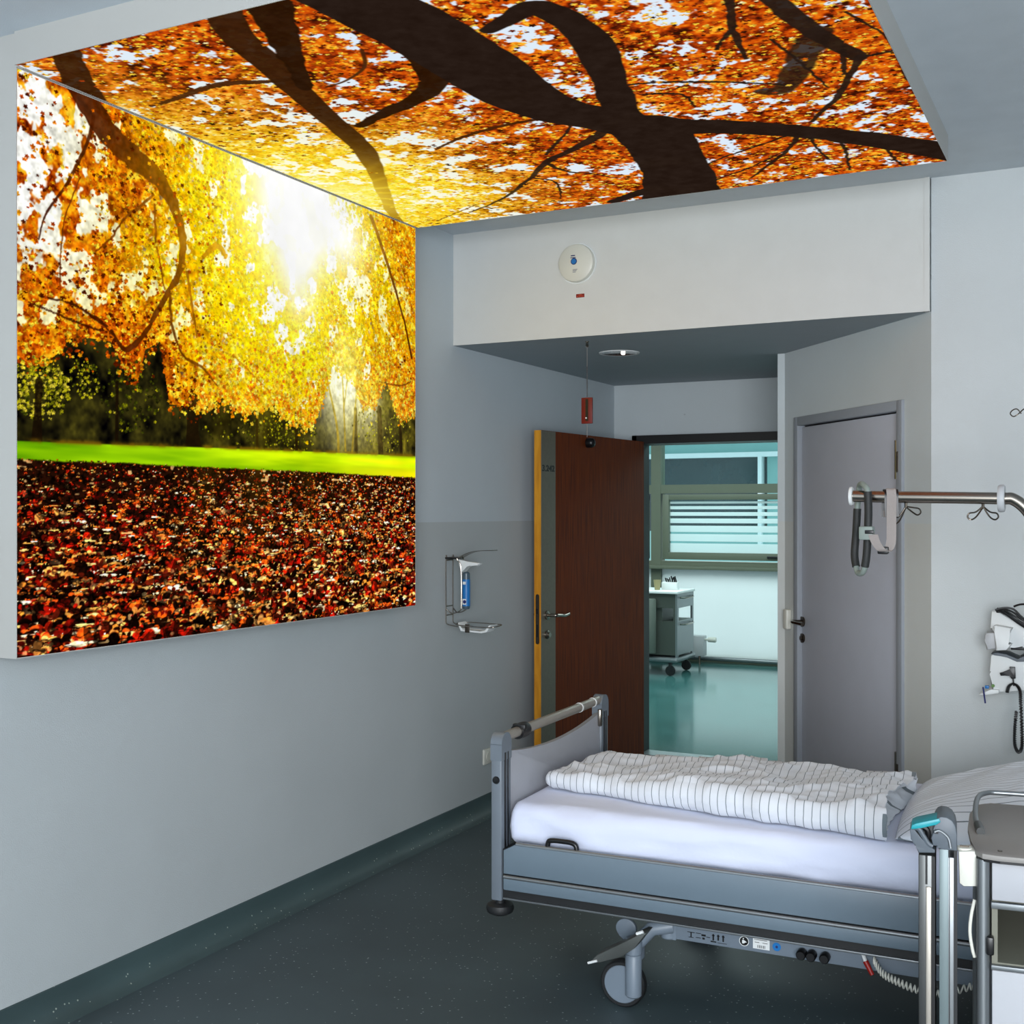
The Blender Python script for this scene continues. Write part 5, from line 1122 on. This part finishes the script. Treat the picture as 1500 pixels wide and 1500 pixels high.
# ------------------------------------------------------------ corridor cart
ct = thing('medication_cart', 'grey medication cart parked in the corridor beyond the open door', 'cart', (-4.20, 11.1, 0))
X1c = .37
M_cart = mat('dark olive cart front', (66, 72, 66), .45, var=.02)
body = MB().box(-.30, X1c-.03, .0, .50, .20, .53).box(-.30, X1c-.03, 0, .50, .66, .80).box(-.30, .2, .02, .48, .53, .66).box(X1c-.05, X1c-.03, 0, .02, .53, .66).build('cart_body', M_cart, ct, smooth=False)
MB().lathe([(.001, 0), (.055, 0), (.06, .01), (.06, .52), (.055, .53), (.001, .53)], (.10, -.055, .22), 'z', 28).build('front_roll', mat('olive roll bin', (96, 104, 96), .45, var=.02), ct)
MB().box(-.32, X1c, -.03, .52, .80, .825, .006).build('cart_top', M_white, ct)
sp_ = MB().box(X1c-.03, X1c-.01, .0, .045, .14, .80).box(X1c-.03, X1c-.01, .46, .50, .14, .80).box(X1c-.03, X1c-.01, .045, .46, .66, .80).box(X1c-.03, X1c-.01, .045, .46, .20, .53)
sp_.build('side_panel', M_alu, ct, smooth=False)
MB().tube([(X1c, .06, .76), (X1c+.03, .14, .755), (X1c+.03, .36, .755), (X1c, .44, .76)], .008, 8, sub=4).build('side_rail', M_chrome, ct)
MB().tube([(X1c, .06, .50), (X1c+.03, .14, .495), (X1c+.03, .36, .495), (X1c, .44, .50)], .008, 8, sub=4).build('side_rail', M_chrome, ct)
MB().box(-.32, X1c, -.04, .54, .13, .18, .02).build('cart_base', M_alu, ct)
for x, y in ((-.26, 0.), (.29, 0.), (-.26, .48), (.29, .48)):
    MB().lathe([(.001, -.015), (.045, -.015), (.05, -.008), (.05, .008), (.045, .015), (.001, .015)], (x, y, .0502), 'y', 24).box(x-.012, x+.012, y-.022, y+.022, .05, .135).build('castor', M_dark, ct)
bo = thing('disinfectant_bottle', 'clear pump bottle on the corridor cart', 'bottle', (-4.275, 11.3, .8252)); 
MB().lathe([(.001, 0), (.04, 0), (.042, .01), (.042, .11), (.018, .14), (.018, .155), (.001, .155)], (0, 0, 0), 'z', 20).build('bottle_body', M_lgrey, bo)
MB().box(-.04, .018, -.01, .01, .155, .172, .003).box(-.006, .006, -.006, .006, .15, .19).build('pump', M_white, bo)
cu = MB().lathe([(.001, 0), (.026, 0), (.038, .10), (.036, .10), (.024, .004), (.001, .004)], (-4.10, 11.25, .8252), 'z', 20).build('paper_cup', mat('beige paper', (150, 140, 100), .7, var=.02)); tag(cu, 'beige paper cup on the corridor cart', 'cup')
sb = thing('supply_box', 'pale plastic box of dark tipped tools on the corridor cart', 'box', (-3.99, 11.36, .8252))
MB().box(-.09, .07, -.04, .04, 0, .075, .004).build('box_body', M_white, sb)
q = MB(); rr = random.Random(3)
for i in range(9):
    x = -.05+i*.013; q.tube([(x, 0, .07), (x+rr.uniform(-.03, .03), rr.uniform(-.02, .02), .10+rr.random()*.04)], .007, 6)
q.build('tool_tips', M_black, sb)
rd = thing('radiator', 'low grey radiator with thermostat valve by the corridor glass', 'radiator', (-3.88, 12.14, 0))
MB().box(-2.2, 0, -.09, .02, .09, .30, .006).build('radiator_body', M_lgrey, rd)
MB().lathe([(.001, 0), (.012, 0), (.012, .03), (.026, .035), (.028, .11), (.022, .12), (.001, .12)], (0, -.04, .262), 'x', 20).build('thermostat_valve', M_cream, rd)
MB().tube([(-.06, -.04, 0), (-.06, -.04, .1)], .012, 8).tube([(-.9, -.04, 0), (-.9, -.04, .1)], .012, 8).tube([(-1.8, -.04, 0), (-1.8, -.04, .1)], .012, 8).build('radiator_foot', M_dsteel, rd)
